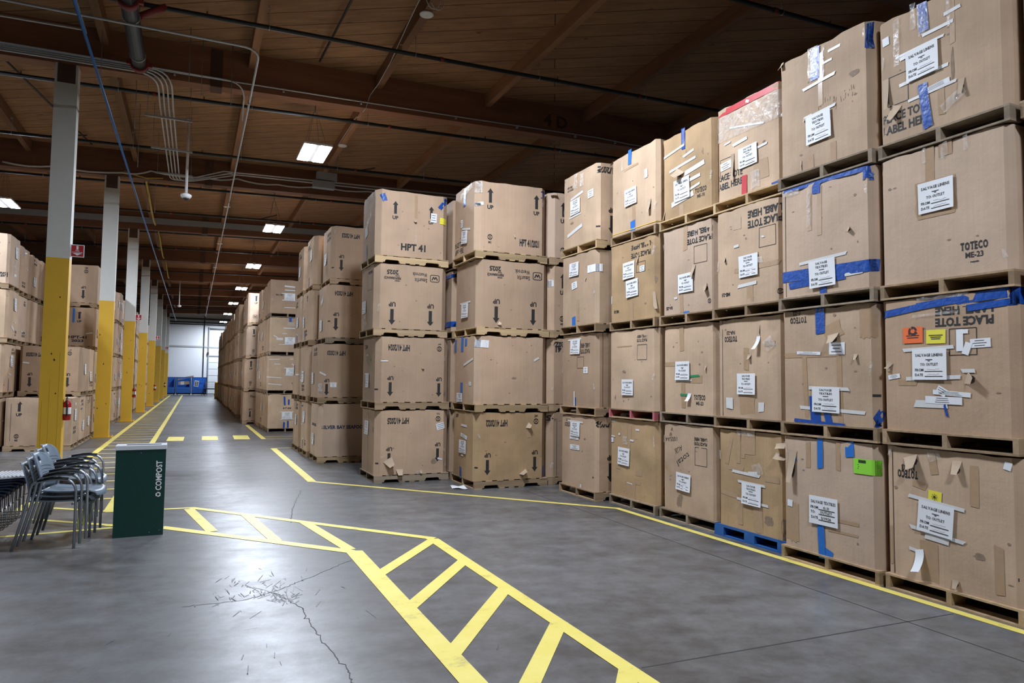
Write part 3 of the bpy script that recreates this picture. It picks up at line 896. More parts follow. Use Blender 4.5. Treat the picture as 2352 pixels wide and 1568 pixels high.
# storage bay outlines and crossing dashes
on_floor('bay_line', 'paint', [line((1.72, 11.3), (4.99, 7.56), .09), line((4.98, 7.6), (5.03, 1.0), .085)], .002)
on_floor('bay_line', 'paint', [line((1.72, 16.85), (1.74, 11.24), .13), line((1.66, 16.82), (2.6, 16.98), .08)], .0025)
on_floor('bay_line', 'paint', [line((1.70, 25.4), (1.74, 19.50), .12), line((1.7, 19.5), (5.0, 19.3), .085), line((1.74, 20.2), (5.0, 20.0), .085)], .0025)
for xa in (-.58, .24, 1.02):
    on_floor('crossing_dash', 'paint', [[(xa, 19.62), (xa + .39, 19.54), (xa + .41, 20.86), (xa + .02, 20.94)]], .002)
def crack(pts, w, seed):
    r = random.Random(seed); P = []
    for i in range(len(pts) - 1):
        n = 16
        for k in range(n):
            t = (k + r.uniform(-.3, .3) * (k > 0)) / n; P.append((pts[i][0] + (pts[i + 1][0] - pts[i][0]) * t + r.gauss(0, .007), pts[i][1] + (pts[i + 1][1] - pts[i][1]) * t + r.gauss(0, .007)))
    P.append(pts[-1]); v, f = stroke2d(P, w)
    q = MB(); q.add([(x, y, .0012) for x, y in v], f); q.build('floor_crack', M['crack'], floor)
crack([(1.47, 10.48), (1.2, 9.2), (1.07, 8.42), (1.05, 8.17)], .008, 1)
crack([(1.33, 6.3), (.87, 5.85), (.64, 5.63), (.39, 5.47), (-.02, 5.48)], .006, 2)
crack([(.61, 5.58), (.74, 5.15), (.76, 4.8), (.78, 4.39), (.83, 3.95), (.81, 3.6)], .006, 3)
for a, b in (((4.49, 2.0), (4.49, 9.2)), ((2.36, 3.34), (4.95, 3.24))): on_floor('floor_joint', 'crack', [line(a, b, .010)], .0012)
r = random.Random(8)
sc_ = []
for k in range(130):      # black scuffs around the middle of the open floor
    if k < 75: x, y = r.gauss(.50, .20), r.gauss(5.72, .22)
    elif k < 105: x, y = r.gauss(.66, .05), r.gauss(5.38, .06)
    else: x, y = r.gauss(.6, .5), r.gauss(5.2, .7)
    a = r.gauss(1.5, .4); l = r.uniform(.02, .12) * (1 if k % 4 else 1.8); sc_.append(line((x, y), (x + l * math.cos(a), y + l * math.sin(a)), r.uniform(.002, .008)))
on_floor('scuff_marks', 'scuff', sc_, .0011)
for cx_, cy_, w_, h_, sd_ in ((-.05, 12.72, .62, .30, 4),):
    v, f = blob2d(w_, h_, sd_, 22); q = MB(); q.add([(cx_ + x, cy_ + y, .0009) for x, y in v], f); q.build('floor_stain', M['oil'], floor)

# ------------------------------------------------------------------ columns
ORD = ['first', 'second', 'third', 'fourth', 'fifth', 'sixth', 'seventh', 'eighth', 'ninth', 'tenth', 'eleventh', 'twelfth', 'thirteenth', 'fourteenth', 'fifteenth',
       'sixteenth', 'seventeenth', 'eighteenth', 'nineteenth', 'twentieth', 'twenty-first', 'twenty-second', 'twenty-third', 'twenty-fourth', 'twenty-fifth',
       'twenty-sixth', 'twenty-seventh', 'twenty-eighth', 'twenty-ninth', 'thirtieth']
def column(i, y):
    xa, xb = -2.34, -2.00; ya, yb = y, y + .25
    root = empty('support_column', ((xa + xb) / 2, (ya + yb) / 2, 0), 'square column, yellow below and white above, %s from the viewer along the walkway' % (ORD[i] if i else 'nearest'),
                 'column', 'columns along the walkway')
    ox, oy = (xa + xb) / 2, (ya + yb) / 2
    w, d = (xb - xa) / 2, (yb - ya) / 2
    q = MB(); q.box(-w, w, -d, d, .02, 3.62); q.build('yellow_lower_shaft', M['colyellow'], root)
    q = MB(); q.box(-w, w, -d, d, 3.62, 6.66)
    for s in (-1, 1): q.box(s * w - (.035 if s > 0 else 0), s * w + (.035 if s < 0 else 0), -d, d, 6.66, zg(ox) - .004)
    q.build('white_upper_shaft', M['colwhite'], root)
    q = MB(); q.box(-w + .036, w - .036, -d + .01, d - .01, 6.662, zg(ox) - .004); q.build('beam_saddle', M['saddle'], root)
    q = MB(); q.box(-w - .09, w + .09, -d - .09, d + .09, 0, .02)
    for sx in (-1, 1):
        for sy in (-1, 1): q.lathe([(.018, .02), (.018, .045), (.008, .05)], sx * (w + .055), sy * (d + .055), 6)
    q.build('base_plate', M['colyellow'], root)
    rr = random.Random(i)
    for k in range(4):     # dents and gouges
        q = MB(); z = rr.uniform(.5, 3.4); x = rr.uniform(-w * .7, w * .7)
        v, f = blob2d(rr.uniform(.015, .035), rr.uniform(.025, .08), i * 9 + k, 8)
        q.add([(x + a, -d - .002, z + b) for a, b in v], f); q.build('gouge', M['hole'], root)
    if i == 0:
        q = MB()
        for x, z1 in ((-.03, 1.55), (.10, 2.0), (-.13, 1.2)): q.box(x, x + .004, -d - .002, -d, .03, z1)
        q.build('paint_seam', M['seam'], root)
    return root
for i, y in enumerate(COLS): column(i, y)

def fire_sign(i, y):
    root = empty('fire_extinguisher_sign', (-2.0, y + .06, 3.66), 'red flag sign with white extinguisher symbol on the %s column' % ('nearest' if not i else ORD[i]), 'sign', 'extinguisher signs on the columns')
    q = MB(); q.box(.0, .205, -.004, .004, 0, .215); q.box(.0, .012, .004, .05, 0, .215); q.build('sign_plate', M['white'], root)
    q = MB(); q.box(.012, .193, -.0055, -.004, .012, .203); q.build('red_panel', M['signred'], root)
    q = MB()
    def p(vf):
        q.add([(.1025 + x, -.0065, .1075 + z) for x, z in vf[0]], vf[1])
    p(shift(rect2d(.032, .055), 0, .05)); p(shift(ring2d(0, .016, 0, 180, 8), 0, .077)); p(shift(rect2d(.010, .018), .0, .092))
    p(shift(text2d('FIRE', .020, .055, .03), 0, .002)); p(shift(text2d('EXTINGUISHER', .014, .155, .02), 0, -.026))
    p(([(-.07, -.052), (.07, -.052), (.05, -.040), (-.05, -.040)], [(0, 1, 2, 3)])); p(([(-.045, -.052), (.045, -.052), (0, -.082)], [(2, 1, 0)]))
    q.build('symbol', M['white'], root, fix=True)
def extinguisher(i, y):
    root = empty('fire_extinguisher', (-1.945, y + .10, .86), 'red fire extinguisher hung on the right side of the %s column' % ('nearest' if not i else ORD[i]), 'fire extinguisher', 'fire extinguishers on the columns')
    q = MB(); q.lathe([(.05, 0), (.058, .01), (.058, .27), (.046, .31), (.025, .335), (.022, .35)], 0, 0, 16); q.build('cylinder', M['extred'], root)
    q = MB()
    b = []
    for k in range(13):
        a = math.radians(-160 + 200 * k / 12); b.append((0.0592 * math.cos(a), 0.0592 * math.sin(a)))
    for k in range(12): q.face([(*b[k], .10), (*b[k + 1], .10), (*b[k + 1], .22), (*b[k], .22)], 0, True)
    q.build('label', M['paper'], root)
    q = MB(); q.lathe([(.024, .35), (.024, .385), (.012, .39)], 0, 0, 10); q.build('valve', M['galv'], root)
    q = MB(); q.box(-.012, .012, -.10, .03, .395, .408); q.box(-.010, .010, -.09, .02, .372, .380); q.build('handle', M['black'], root)
    q = MB(); q.tube([(.0, -.03, .37), (.0, -.075, .34), (.01, -.08, .25), (.01, -.074, .14), (.01, -.073, .07)], .011, 6); q.build('hose', M['black'], root)
    q = MB(); q.box(-.062, -.055, -.03, .03, .05, .33); q.lathe([(.061, .095), (.061, .105)], 0, 0, 16); q.build('bracket', M['black'], root)
for i in (0, 2, 4, 6): fire_sign(i, COLS[i]); extinguisher(i, COLS[i])

# ------------------------------------------------------------------ lamps
def lamp_proto():
    root = empty('high_bay_light', (0, 0, 0), 'x', 'ceiling light')
    q = MB(); q.box(-.30, .30, -.62, .62, .02, .06); q.box(-.06, .06, -.5, .5, .06, .11); q.build('housing', M['lampbody'], root)
    for s in (-1, 1):
        q = MB(); x = s * .168
        q.face([(x - .108, -.60, .016), (x - .108, .60, .016), (x + .108, .60, .016), (x + .108, -.60, .016)]); q.build('led_panel', M['lamp'], root)
    for sx, sy in ((-1, -1), (1, 1), (-1, 1), (1, -1)):
        q = MB(); q.tube([(sx * .2, sy * .45, .06), (sx * .03, sy * .04, .95)], .004, 5); q.build('hanging_cable', M['wire'], root)
    q = MB(); q.tube([(0, 0, .94), (0, 0, 1.25)], .012, 6); q.build('hanger_stem', M['wire'], root)
    return root
first = None
for ix, lx in enumerate(LAMP_X):
    for iy, ly in enumerate(LAMP_Y):
        if ix == 0 and not 2 <= iy <= 3: continue
        lab = 'bright twin-panel ceiling light left of the columns, %s from the viewer' % ORD[iy - 2]
        if ix == 1: lab = 'bright twin-panel ceiling light over the main aisle, %s' % (('behind the viewer', 'just above the picture')[iy] if iy < 2 else ORD[iy - 2] + ' in view from the viewer')
        if first is None: first = lamp_proto(); first.location = (lx, ly, LAMP_Z); first['label'] = lab; first['group'] = 'ceiling lights'
        else: copy_tree(first, (lx, ly, LAMP_Z), lab, 'ceiling lights')

# ------------------------------------------------------------------ sprinkler pipes
def pxy(x): return 7.24 + K * x
for k, y in enumerate([11.55 + 3.658 * j for j in range(-1, 16)]):
    if y > 70 or k in (10, 12, 14, 16): continue
    root = empty('sprinkler_pipe', (0, y, 0), 'black sprinkler pipe across the ceiling, %s from the viewer' % ORD[k], 'pipe', 'sprinkler pipes under the roof')
    q = MB(); q.tube([(-14, 0, pxy(-14)), (16, 0, pxy(16))], .036, 10); q.build('pipe_run', M['pipe'], root)
    if y < 40:
        for x in [-9.3 + 3.1 * i for i in range(8)]:
            q = MB(); z = pxy(x); q.tube([(x, 0, z), (x, 0, z + .07)], .016, 6); q.tube([(x, 0, z + .07), (x - .018, 0, z + .09), (x, 0, z + .125), (x + .018, 0, z + .09), (x, 0, z + .07)], .004, 4)
            q.lathe([(.004, z + .125), (.024, z + .128), (.024, z + .131)], x, 0, 8); q.build('sprinkler_head', M['brass'], root)
        for px in PX:
            if abs(px) > 9.5: continue
            q = MB(); z = pxy(px); q.tube([(px + .1, 0, z - .045), (px + .1, 0.0, zp(px) + .1)], .007, 5); q.box(px + .062, px + .106, -.012, .012, zp(px) + .06, zp(px) + .1)
            q.tube([(px + .1 , .045 * math.cos(a), z + .045 * math.sin(a)) for a in [i * .698 for i in range(10)]], .005, 4); q.build('hanger', M['galv'], root)
        for x in (-5.7, -.9, 3.85, 8.1):
            q = MB(); z = pxy(x); q.tube([(x - .035, 0, pxy(x - .035)), (x + .035, 0, pxy(x + .035))], .044, 10); q.build('coupling', M['coupling'], root)

# main feed pipe with red couplings
root = empty('sprinkler_main', (-1.02, 0, 6.92), 'fat black water main with red couplings hanging under the roof', 'pipe')
q = MB(); q.tube([(0, 6, .02), (0, 13.15, 0)], .115, 18); q.build('pipe_run', M['pipe'], root)
for y in (10.9, 13.12):
    q = MB(); q.tube([(0, y - .06, .003), (0, y + .06, .003)], .142, 18)
    for s in (-1, 1): q.box(s * .16 - .035, s * .16 + .035, y - .03, y + .03, -.03, .04)
    q.build('coupling', M['coupling'], root)
for y in (11.4, 12.75):
    q = MB(); q.tube([(.118 * math.cos(a), y, .118 * math.sin(a)) for a in [i * .5236 for i in range(13)]], .008, 5)
    q.tube([(0, y, .118), (0, y, .85)], .008, 5); q.build('hanger', M['galv'], root)
q = MB(); q.tube([(.1, 11.55, .1), (.45, 11.55, .33)], .05, 10); q.build('branch_tee', M['coupling'], root)

# ------------------------------------------------------------------ conduits, cables
def runs(name, mat, pts, rad, label, cat='conduit', group=None, clips=None, seg=8):
    q = MB(); q.tube(pts, rad, seg); o = q.build(name, M[mat]); tag(o, label, cat, group)
    for c in clips or []:
        q = MB(); x, y, z = c; q.box(x - .018, x + .018, y - .03, y + .03, z - rad - .02, z + rad + .012); q.build('clip', M['galv'], o)
    return o
def arc(a, b, c, n=6):
    """rounded corner from a to c round b"""
    A, B, Cc = Vector(a), Vector(b), Vector(c)
    return [tuple((A * (1 - t) ** 2 + B * 2 * t * (1 - t) + Cc * t * t)) for t in [i / n for i in range(n + 1)]]
runs('air_pipe', 'bluepipe', [(-1.52, -3, 6.3), (-1.5, 64, 6.3)], .022, 'long blue air pipe running along the aisle under the roof', 'pipe')
runs('grey_conduit', 'galv', [(-13, 11.05, 6.6)] + arc((.45, 10.95, 6.6), (.75, 10.95, 6.6), (.75, 11.3, 6.6)) + [(.72, 62, 6.6)], .019,
     'thin grey conduit turning a corner and running down the aisle', clips=[(.74, y, 6.6) for y in (13.2, 17, 21, 25)])
runs('grey_conduit', 'galv', [(-13, 13.57, 6.98)] + arc((.35, 13.57, 7.1), (.68, 13.57, 7.1), (.69, 13.85, 6.92)) + [(.69, 14.3, 6.64)], .015,
     'short grey conduit bending from the nearest girder to join the aisle conduit')
for j in range(4):
    x = -.76 + .075 * j; z = 6.98 + .022 * (3 - j)
    runs('grey_conduit', 'galv', [(-13, 13.60 - .008 * j, 6.80 + .035 * j)] + arc((x - .35, 13.60, 6.98 + .035 * j), (x, 13.60, 6.98 + .035 * j), (x, 13.98, 6.86)) + [(x, 14.6, 6.8), (x + .02, 19.5, 6.78)] +
         arc((x + .02, 19.6, 6.77), (x + .03, 19.95, 6.72), (x + .4, 19.9, 6.80)) + [(.55 + .12 * j, 19.95, 7.16 - .05 * (j % 2))] + [(8, 19.95 + .05 * (j // 2), 7.36 - .11 * (j % 2)), (13, 19.95 + .05 * (j // 2), 7.5 - .11 * (j % 2))],
         .017, 'grey conduit of the four-pipe bundle, %s from the left where it runs along the aisle' % ORD[j], group='conduit bundle')
for k, (y, n) in enumerate(((15.1, 'near'), (17.2, 'middle'), (19.3, 'far'))):
    root = empty('strut_hanger', (-.62, y, 6.74), 'slotted steel strut carrying the conduit bundle, %s one' % n, 'strut', 'conduit struts')
    q = MB(); q.box(-.42, .42, -.02, .02, -.02, .02); q.build('strut', M['galv'], root)
    for s in (-.38, .38): q = MB(); q.tube([(s, 0, -.05), (s, 0, zd(-.6) - 6.74)], .005, 5); q.build('rod', M['wire'], root)
runs('grey_conduit', 'galv', [(-13, 13.80, 6.86), (-2, 13.80, 7.13), (5, 13.80, 7.28), (8.5, 13.80, 7.38), (9.4, 13.8, 7.36), (16, 13.8, 7.55)], .016, 'grey conduit clipped along the face of the nearest girder',
     clips=[(x, 13.82, 7.16 + .022 * x) for x in (-.5, 1.4, 2.9, 4.95, 6.4, 7.9, 9)])
for j in range(2):
    runs('grey_conduit', 'galv', [(-13, 12.38 + .09 * j, 6.75 + .05 * j), (-1.72, 12.35 + .09 * j, 7.0 + .05 * j)], .016, 'grey conduit of the short pair at top left, %s one' % ('lower', 'upper')[j], group='conduit pair')
for k, (x0, y0, z0, y1) in enumerate(((-1.72, 8.6, 7.0, 12.4),)):
    runs('grey_conduit', 'galv', [(x0, 5, z0), (x0, y1, z0 - .02)], .024, 'pale conduit pointing along the aisle at top left')
# wavy cable on the second girder
pts = []
W_ = [(-4.6, 6.98), (-3.5, 7.02), (-1.93, 7.06), (-1.26, 7.2), (.09, 7.2), (.94, 7.28), (2.06, 7.25), (3.3, 7.36), (4.74, 7.38), (7, 7.46)]
for i in range(len(W_) - 1):
    for t in range(4):
        u = t / 4; pts.append((W_[i][0] + (W_[i + 1][0] - W_[i][0]) * u, 21.147, W_[i][1] + .05 + (W_[i + 1][1] - W_[i][1]) * u - .06 * math.sin(math.pi * u)))
runs('sagging_cable', 'cable', pts, .026, 'thick grey cable sagging in loops along the second girder', 'cable', seg=6)
runs('yellow_cord', 'yellowcord', [(-1.9, 21.155, 7.16), (-1.6, 21.155, 7.08), (-1.35, 21.155, 7.04), (-1.2, 21.155, 7.06), (-.95, 21.155, 7.09)], .018, 'yellow cord draped on the second girder beside its column', 'cord', seg=6)
for k, (ya, yb) in enumerate(((21.4, 27.4), (28.9, 35), (36.4, 42))):
    runs('yellow_cord', 'yellowcord', [(-1.42, ya, 7.72), (-1.42, ya + .1, 7.2), (-1.40, ya + 1.5, 7.05), (-1.40, (ya + yb) / 2, 6.92), (-1.42, yb - 1, 6.93), (-1.42, yb, 7.0)], .030, 'yellow cord hanging along the aisle between girders, %s span' % ORD[k], 'cord', 'yellow cords', seg=6)
runs('disc_cable', 'cable', [(2.86, 8.2, 7.62), (2.98, 9.6, 7.55), (3.02, 10.9, 7.47), (3.1, 12.3, 7.44), (3.1, 13.2, 7.40), (3.08, 13.80, 7.4), (3.0, 13.82, 7.12), (2.97, 13.95, 7.08)], .008, 'thin white cable leading from the nearest ceiling disc over the girder', 'cable', seg=5)
runs('disc_cable', 'cable', [(2.97, 14.2, 7.08), (3.1, 15.3, 7.45), (3.1, 16.8, 7.46), (3.12, 17.5, 7.5)], .008, 'thin white cable reaching the second ceiling disc', 'cable', seg=5)
for k, (x, y) in enumerate(((3.26, 10.6), (3.26, 17.66), (.84, 25.6), (.84, 32.9), (.84, 40.2))):
    root = empty('ceiling_disc', (x, y, zp(x)), 'round white disc fixed under a roof purlin, %s from the viewer' % ORD[k], 'sensor disc', 'white ceiling discs')
    q = MB(); q.lathe([(.09, 0), (.115, -.012), (.115, -.025), (.09, -.036)], 0, 0, 20); q.build('disc', M['plasticwhite'], root, fix=True)
    q = MB(); q.lathe([(.006, -.036), (.006, -.04)], 0, 0, 8); q.build('indicator', M['greysteel'], root, fix=True)
q = MB(); loop = [(3.2 + .10 * math.cos(a) + .012 * a, 10.25, 7.66 + .17 * math.sin(a)) for a in [i * .5 for i in range(30)]]
q.tube(loop, .008, 5); tag(q.build('cable_coil', M['cable']), 'coiled white cable hanging beside the nearest ceiling disc', 'cable')
# pendant camera
root = empty('pendant_camera', (-.31, 18.0, 5.84), 'white pole with a round camera head hanging from the roof', 'camera')
q = MB(); q.tube([(0, 0, .1), (0, 0, 1.92)], .033, 10); q.build('pole', M['plasticwhite'], root)
q = MB(); q.lathe([(.05, 0), (.10, .03), (.12, .06), (.12, .10), (.06, .13)], 0, 0, 18); q.build('camera_head', M['plasticwhite'], root)
q = MB(); q.lathe([(.02, -.03), (.06, -.015), (.075, .012)], 0, 0, 14); q.build('lens_dome', M['black'], root)
q = MB(); q.lathe([(.06, 1.88), (.06, 1.93)], 0, 0, 12); q.build('mount', M['plasticwhite'], root)
q = MB(); q.tube([(-.9, 44, 5.7), (-.9, 44, zd(-.9))], .03, 8); q.lathe([(.04, 5.62), (.11, 5.66), (.11, 5.72), (.03, 5.76)], -.9, 44, 12)
tag(q.build('pendant_camera', M['plasticwhite']), 'small white pendant camera far down the aisle', 'camera')
# junction box, grey strap on the third girder
root = empty('junction_box', (3.25, 19.9, 7.0), 'grey junction box under the conduits below the nearest light', 'junction box')
q = MB(); q.box(-.28, .28, -.1, .1, .24, .46); q.build('cover', M['greysteel'], root)
q = MB(); q.box(-.38, .22, -.12, .08, .0, .2); q.build('lower_box', M['greysteel'], root)
q = MB(); q.box(-13, 16, GIRD[5] - .06, GIRD[5] - .005, 0, .22)
o = q.build('steel_channel', M['greysteel']); o.location = (0, 0, 7.28); o.rotation_euler = (0, -math.atan(K), 0); struct(o)
for k, (x, y, nm) in enumerate(((2.6, 15.2, 1), (4.3, 15.2, 2), (3.9, 18.9, 3), (-3.4, 18.87, 4), (1.9, 26.2, 5))):
    q = MB(); q.tube([(x, y, pxy(x)), (x + .75, y + 1.1, zd(x) - .05)], .018, 6)
    tag(q.build('pipe_brace', M['pipe']), 'thin black brace slanting from a sprinkler pipe to the roof, %s from the viewer' % ORD[k], 'brace', 'pipe braces')
# diagonal dark rods high under the deck
for k, (xa, ya, xb, yb) in enumerate(((2.0, 13.4, 2.25, 8.0), (-3.9, 13.0, -2.6, 20.5))):
    q = MB(); q.tube([(xa, ya, zd(xa) - .12), (xb, yb, zd(xb) - .12)], .022, 6); tag(q.build('roof_rod', M['pipe']), 'dark rod crossing just under the roof deck, %s' % ('right of the fat water main', 'left of the nearest column')[k], 'rod')
for k, (x, y, z0) in enumerate(((-.25, 13.2, 6.75), (-.05, 13.5, 6.7), (.45, 13.45, 6.6), (-1.6, 13.3, 6.5), (-1.3, 21.3, 6.2), (-1.15, 21.6, 6.2), (-1.3, 17.4, 6.3), (-1.2, 15, 6.4))):
    q = MB(); q.tube([(x, y, z0), (x, y, zd(x))], .006, 5); tag(q.build('threaded_rod', M['wire']), 'thin hanger rod dropping from the roof near the %s' % ('conduit corner', 'girder joint', 'conduit bend', 'blue pipe', 'second column, first', 'second column, second', 'blue pipe beyond the girder, far', 'blue pipe beyond the girder, near')[k], 'rod', 'hanger rods')

# ------------------------------------------------------------------ far wall
q = MB(); q.box(-6, 8, Y1 - .06, Y1, 4.38, 4.53)
for i in range(24): q.lathe([(.03, 0), (.03, .001)], -6 + i * .6, Y1 - .07, 6)
struct(q.build('trim_1', M['galv']))
for k, (z, rr) in enumerate(((7.02, .07), (6.70, .05), (6.50, .04))):
    q = MB(); q.tube([(-8, Y1 - .16, z), (8, Y1 - .16, z - .02)], rr, 8); tag(q.build('wall_pipe', M['pipe']), 'black pipe along the top of the far white wall, %s of three' % ('highest', 'middle', 'lowest')[k], 'pipe', 'pipes on the far wall')
q = MB(); q.tube([(.76, Y1 - .1, .05), (.76, Y1 - .1, 7.3)], .035, 8); tag(q.build('downpipe', M['pipe']), 'thin dark pipe standing against the far white wall', 'pipe')
# sectional dock door with tracks
root = MB(); root.box(1.2, 4.2, Y1 - .05, Y1 - .01, .0, 3.62)
door = struct(root.build('door_1', M['wallwhite']))
for i in range(1, 6):
    q = MB(); q.box(1.2, 4.2, Y1 - .062, Y1 - .05, .6 * i - .012, .6 * i + .012); q.build('panel_joint', M['greysteel'], door)
q = MB(); q.box(1.2, 4.2, Y1 - .10, Y1 - .05, 3.56, 3.66); q.build('top_rail', M['greysteel'], door)
for x in (1.16, 4.2):
    q = MB(); q.box(x - .03, x + .05, Y1 - .16, Y1 - .03, 0, 6.3); q.build('track', M['greysteel'], door)
q = MB(); q.box(1.2, 4.2, Y1 - .2, Y1 - .08, 6.08, 6.2); q.build('spring_shaft', M['pipe'], door)
q = MB(); q.box(1.06, 1.2, Y1 - .18, Y1 - .04, 3.7, 3.95); q.build('control_box', M['black'], door)
# ------------------------------------------------------------------ far carts, bollard
def blue_bin(loc, label, seed):
    root = empty('blue_bin', loc, label, 'bin', 'blue bins by the far wall')
    w, d, h = .61, .48, 1.50
    q = MB()
    q.box(-w, w, -d, -d + .04, .14, .72); q.box(-w, -w + .13, -d, -d + .04, .72, h); q.box(w - .13, w, -d, -d + .04, .72, h); q.box(-w, w, -d, -d + .04, h, h + .12)
    q.box(-w, w, d - .04, d, .14, h + .12); q.box(-w, -w + .04, -d, d, .14, h + .12); q.box(w - .04, w, -d, d, .14, h + .12); q.box(-w, w, -d, d, .14, .20)
    for z in (.28, .42, .56): q.box(-w + .02, w - .02, -d - .015, -d, z, z + .03)
    q.build('tub', M['binblue'], root)
    q = MB(); q.box(-w + .03, w - .03, -d + .03, d - .03, .10, .14); q.build('base_frame', M['black'], root)
    for sx in (-1, 1):
        for sy in (-1, 1):
            q = MB(); q.prism([(sy * (d - .1) + .05 * math.cos(a), .05 + .05 * math.sin(a)) for a in [i * .524 for i in range(12)]], 'x', sx * (w - .12) - .02, sx * (w - .12) + .02); q.build('caster', M['rubber'], root, fix=True)
    return root
blue_bin((-2.06, 68.6, 0), 'blue plastic bin half hidden by the last column at the far wall', 1)
blue_bin((-.80, 68.6, 0), 'blue plastic bin holding cardboard pieces, middle of three at far wall', 2)
blue_bin((.46, 68.6, 0), 'blue plastic bin with a white grid card, right-hand of three', 3)
q = MB(); q.box(-.75, .55, -.12, .12, -.08, .08); o = q.build('cardboard_slab', M['kraft']); o.location = (-.55, 68.45, 1.58); o.rotation_euler = (0, -.22, .05); tag(o, 'long cardboard piece leaning out of the middle blue bin', 'cardboard')
q = MB(); q.box(-.45, .45, -.1, .1, -.14, .14); o = q.build('cardboard_slab', M['kraft']); o.location = (-.78, 68.3, 1.10); o.rotation_euler = (0, -.05, 0); tag(o, 'cardboard block inside the opening of the middle blue bin', 'cardboard')
q = MB(); q.box(-.14, .14, -.003, 0, -.15, .15); q.build('label', M['paper'], o, loc=(-.12, -.1, 0))
q = MB()
for i in range(2):
    for j in range(3): q.box(-.13 + .15 * i, -.02 + .15 * i, -.012, -.006, -.2 + .14 * j, -.1 + .14 * j)
o = MB(); o.box(-.18, .18, -.006, .006, -.27, .27); o = o.build('grid_card', M['paper']); o.location = (.24, 68.098, 1.05); o.rotation_euler = (0, .12, 0); tag(o, 'white card with a grid of dark squares on right blue bin', 'card')
q.build('dark_squares', M['black'], o)

root = empty('bollard', (1.66, 58.2, 0), 'yellow round bollard guarding the end of the right-hand row', 'bollard')
q = MB(); q.lathe([(.17, 0), (.17, 1.18), (.15, 1.25), (.08, 1.28)], 0, 0, 20); q.build('post', M['colyellow'], root)
q = MB(); q.lathe([(.178, .92), (.178, .97)], 0, 0, 20); q.build('band', M['strap'], root)
root = empty('wire_cart', (1.33, 68.0, 0), 'black frame cart with wire sides before the dock door', 'cart')
q = MB()
for x in (-.48, .48):
    for y in (-.25, .25): q.box(x - .03, x + .03, y - .03, y + .03, .06, .6)
q.box(-.5, .5, -.28, .28, .54, .62); q.box(-.5, .5, -.28, -.24, .1, .16); q.build('frame', M['black'], root)
q = MB()
for i in range(9): q.tube([(-.48 + .12 * i, -.26, .6), (-.48 + .12 * i, -.26, 1.18)], .006, 4)
for z in (.8, 1.0, 1.18): q.tube([(-.5, -.26, z), (.5, -.26, z)], .006, 4)
q.build('wire_panel', M['greysteel'], root)
for x in (-.4, .4):
    q = MB(); q.prism([(.05 * math.cos(a), .05 + .05 * math.sin(a)) for a in [i * .524 for i in range(12)]], 'x', x - .02, x + .02); q.build('caster', M['rubber'], root, fix=True)

# ------------------------------------------------------------------ compost bin
root = empty('compost_bin', (-.462, 8.16, 0), 'tall dark green compost bin with a pale slotted lid', 'bin', None, math.radians(1))
q = MB(); q.box(-.226, .226, -.13, .13, 0, .872); q.build('body', M['bin_green'], root)
q = MB(); h0, h1 = .872, .914
a, b, c, d_ = .16, .02, .145, .065      # slot: half-length, x centre, y range
q.box(-.232, -a + b, -.136, .136, h0, h1); q.box(a + b, .232, -.136, .136, h0, h1); q.box(-a + b, a + b, -.136, -.06, h0, h1); q.box(-a + b, a + b, .06, .136, h0, h1)
q.build('lid', M['bin_lid'], root)
q = MB(); q.box(-a + b, a + b, -.06, .06, h0, h1 - .003); q.build('slot', M['black'], root)
q = MB()
v, f = shift(text2d('COMPOST', .052, .30, .02), 0, 0, 90)
q.add([(.168 + x, -.1312, .605 + z) for x, z in v], f)
v, f = recycle2d(.013, .024); q.add([(.168 + x, -.1312, .412 + z) for x, z in v], f)
q.build('lettering', M['white'], root)
q = MB()
for x, z in ((0, .84), (.1, .035), (.19, .05)):
    v, f = ring2d(0, .004, 0, 360, 8); q.add([(x + a_, -.1308, z + b_) for a_, b_ in v], f)
q.build('screw', M['galv'], root)

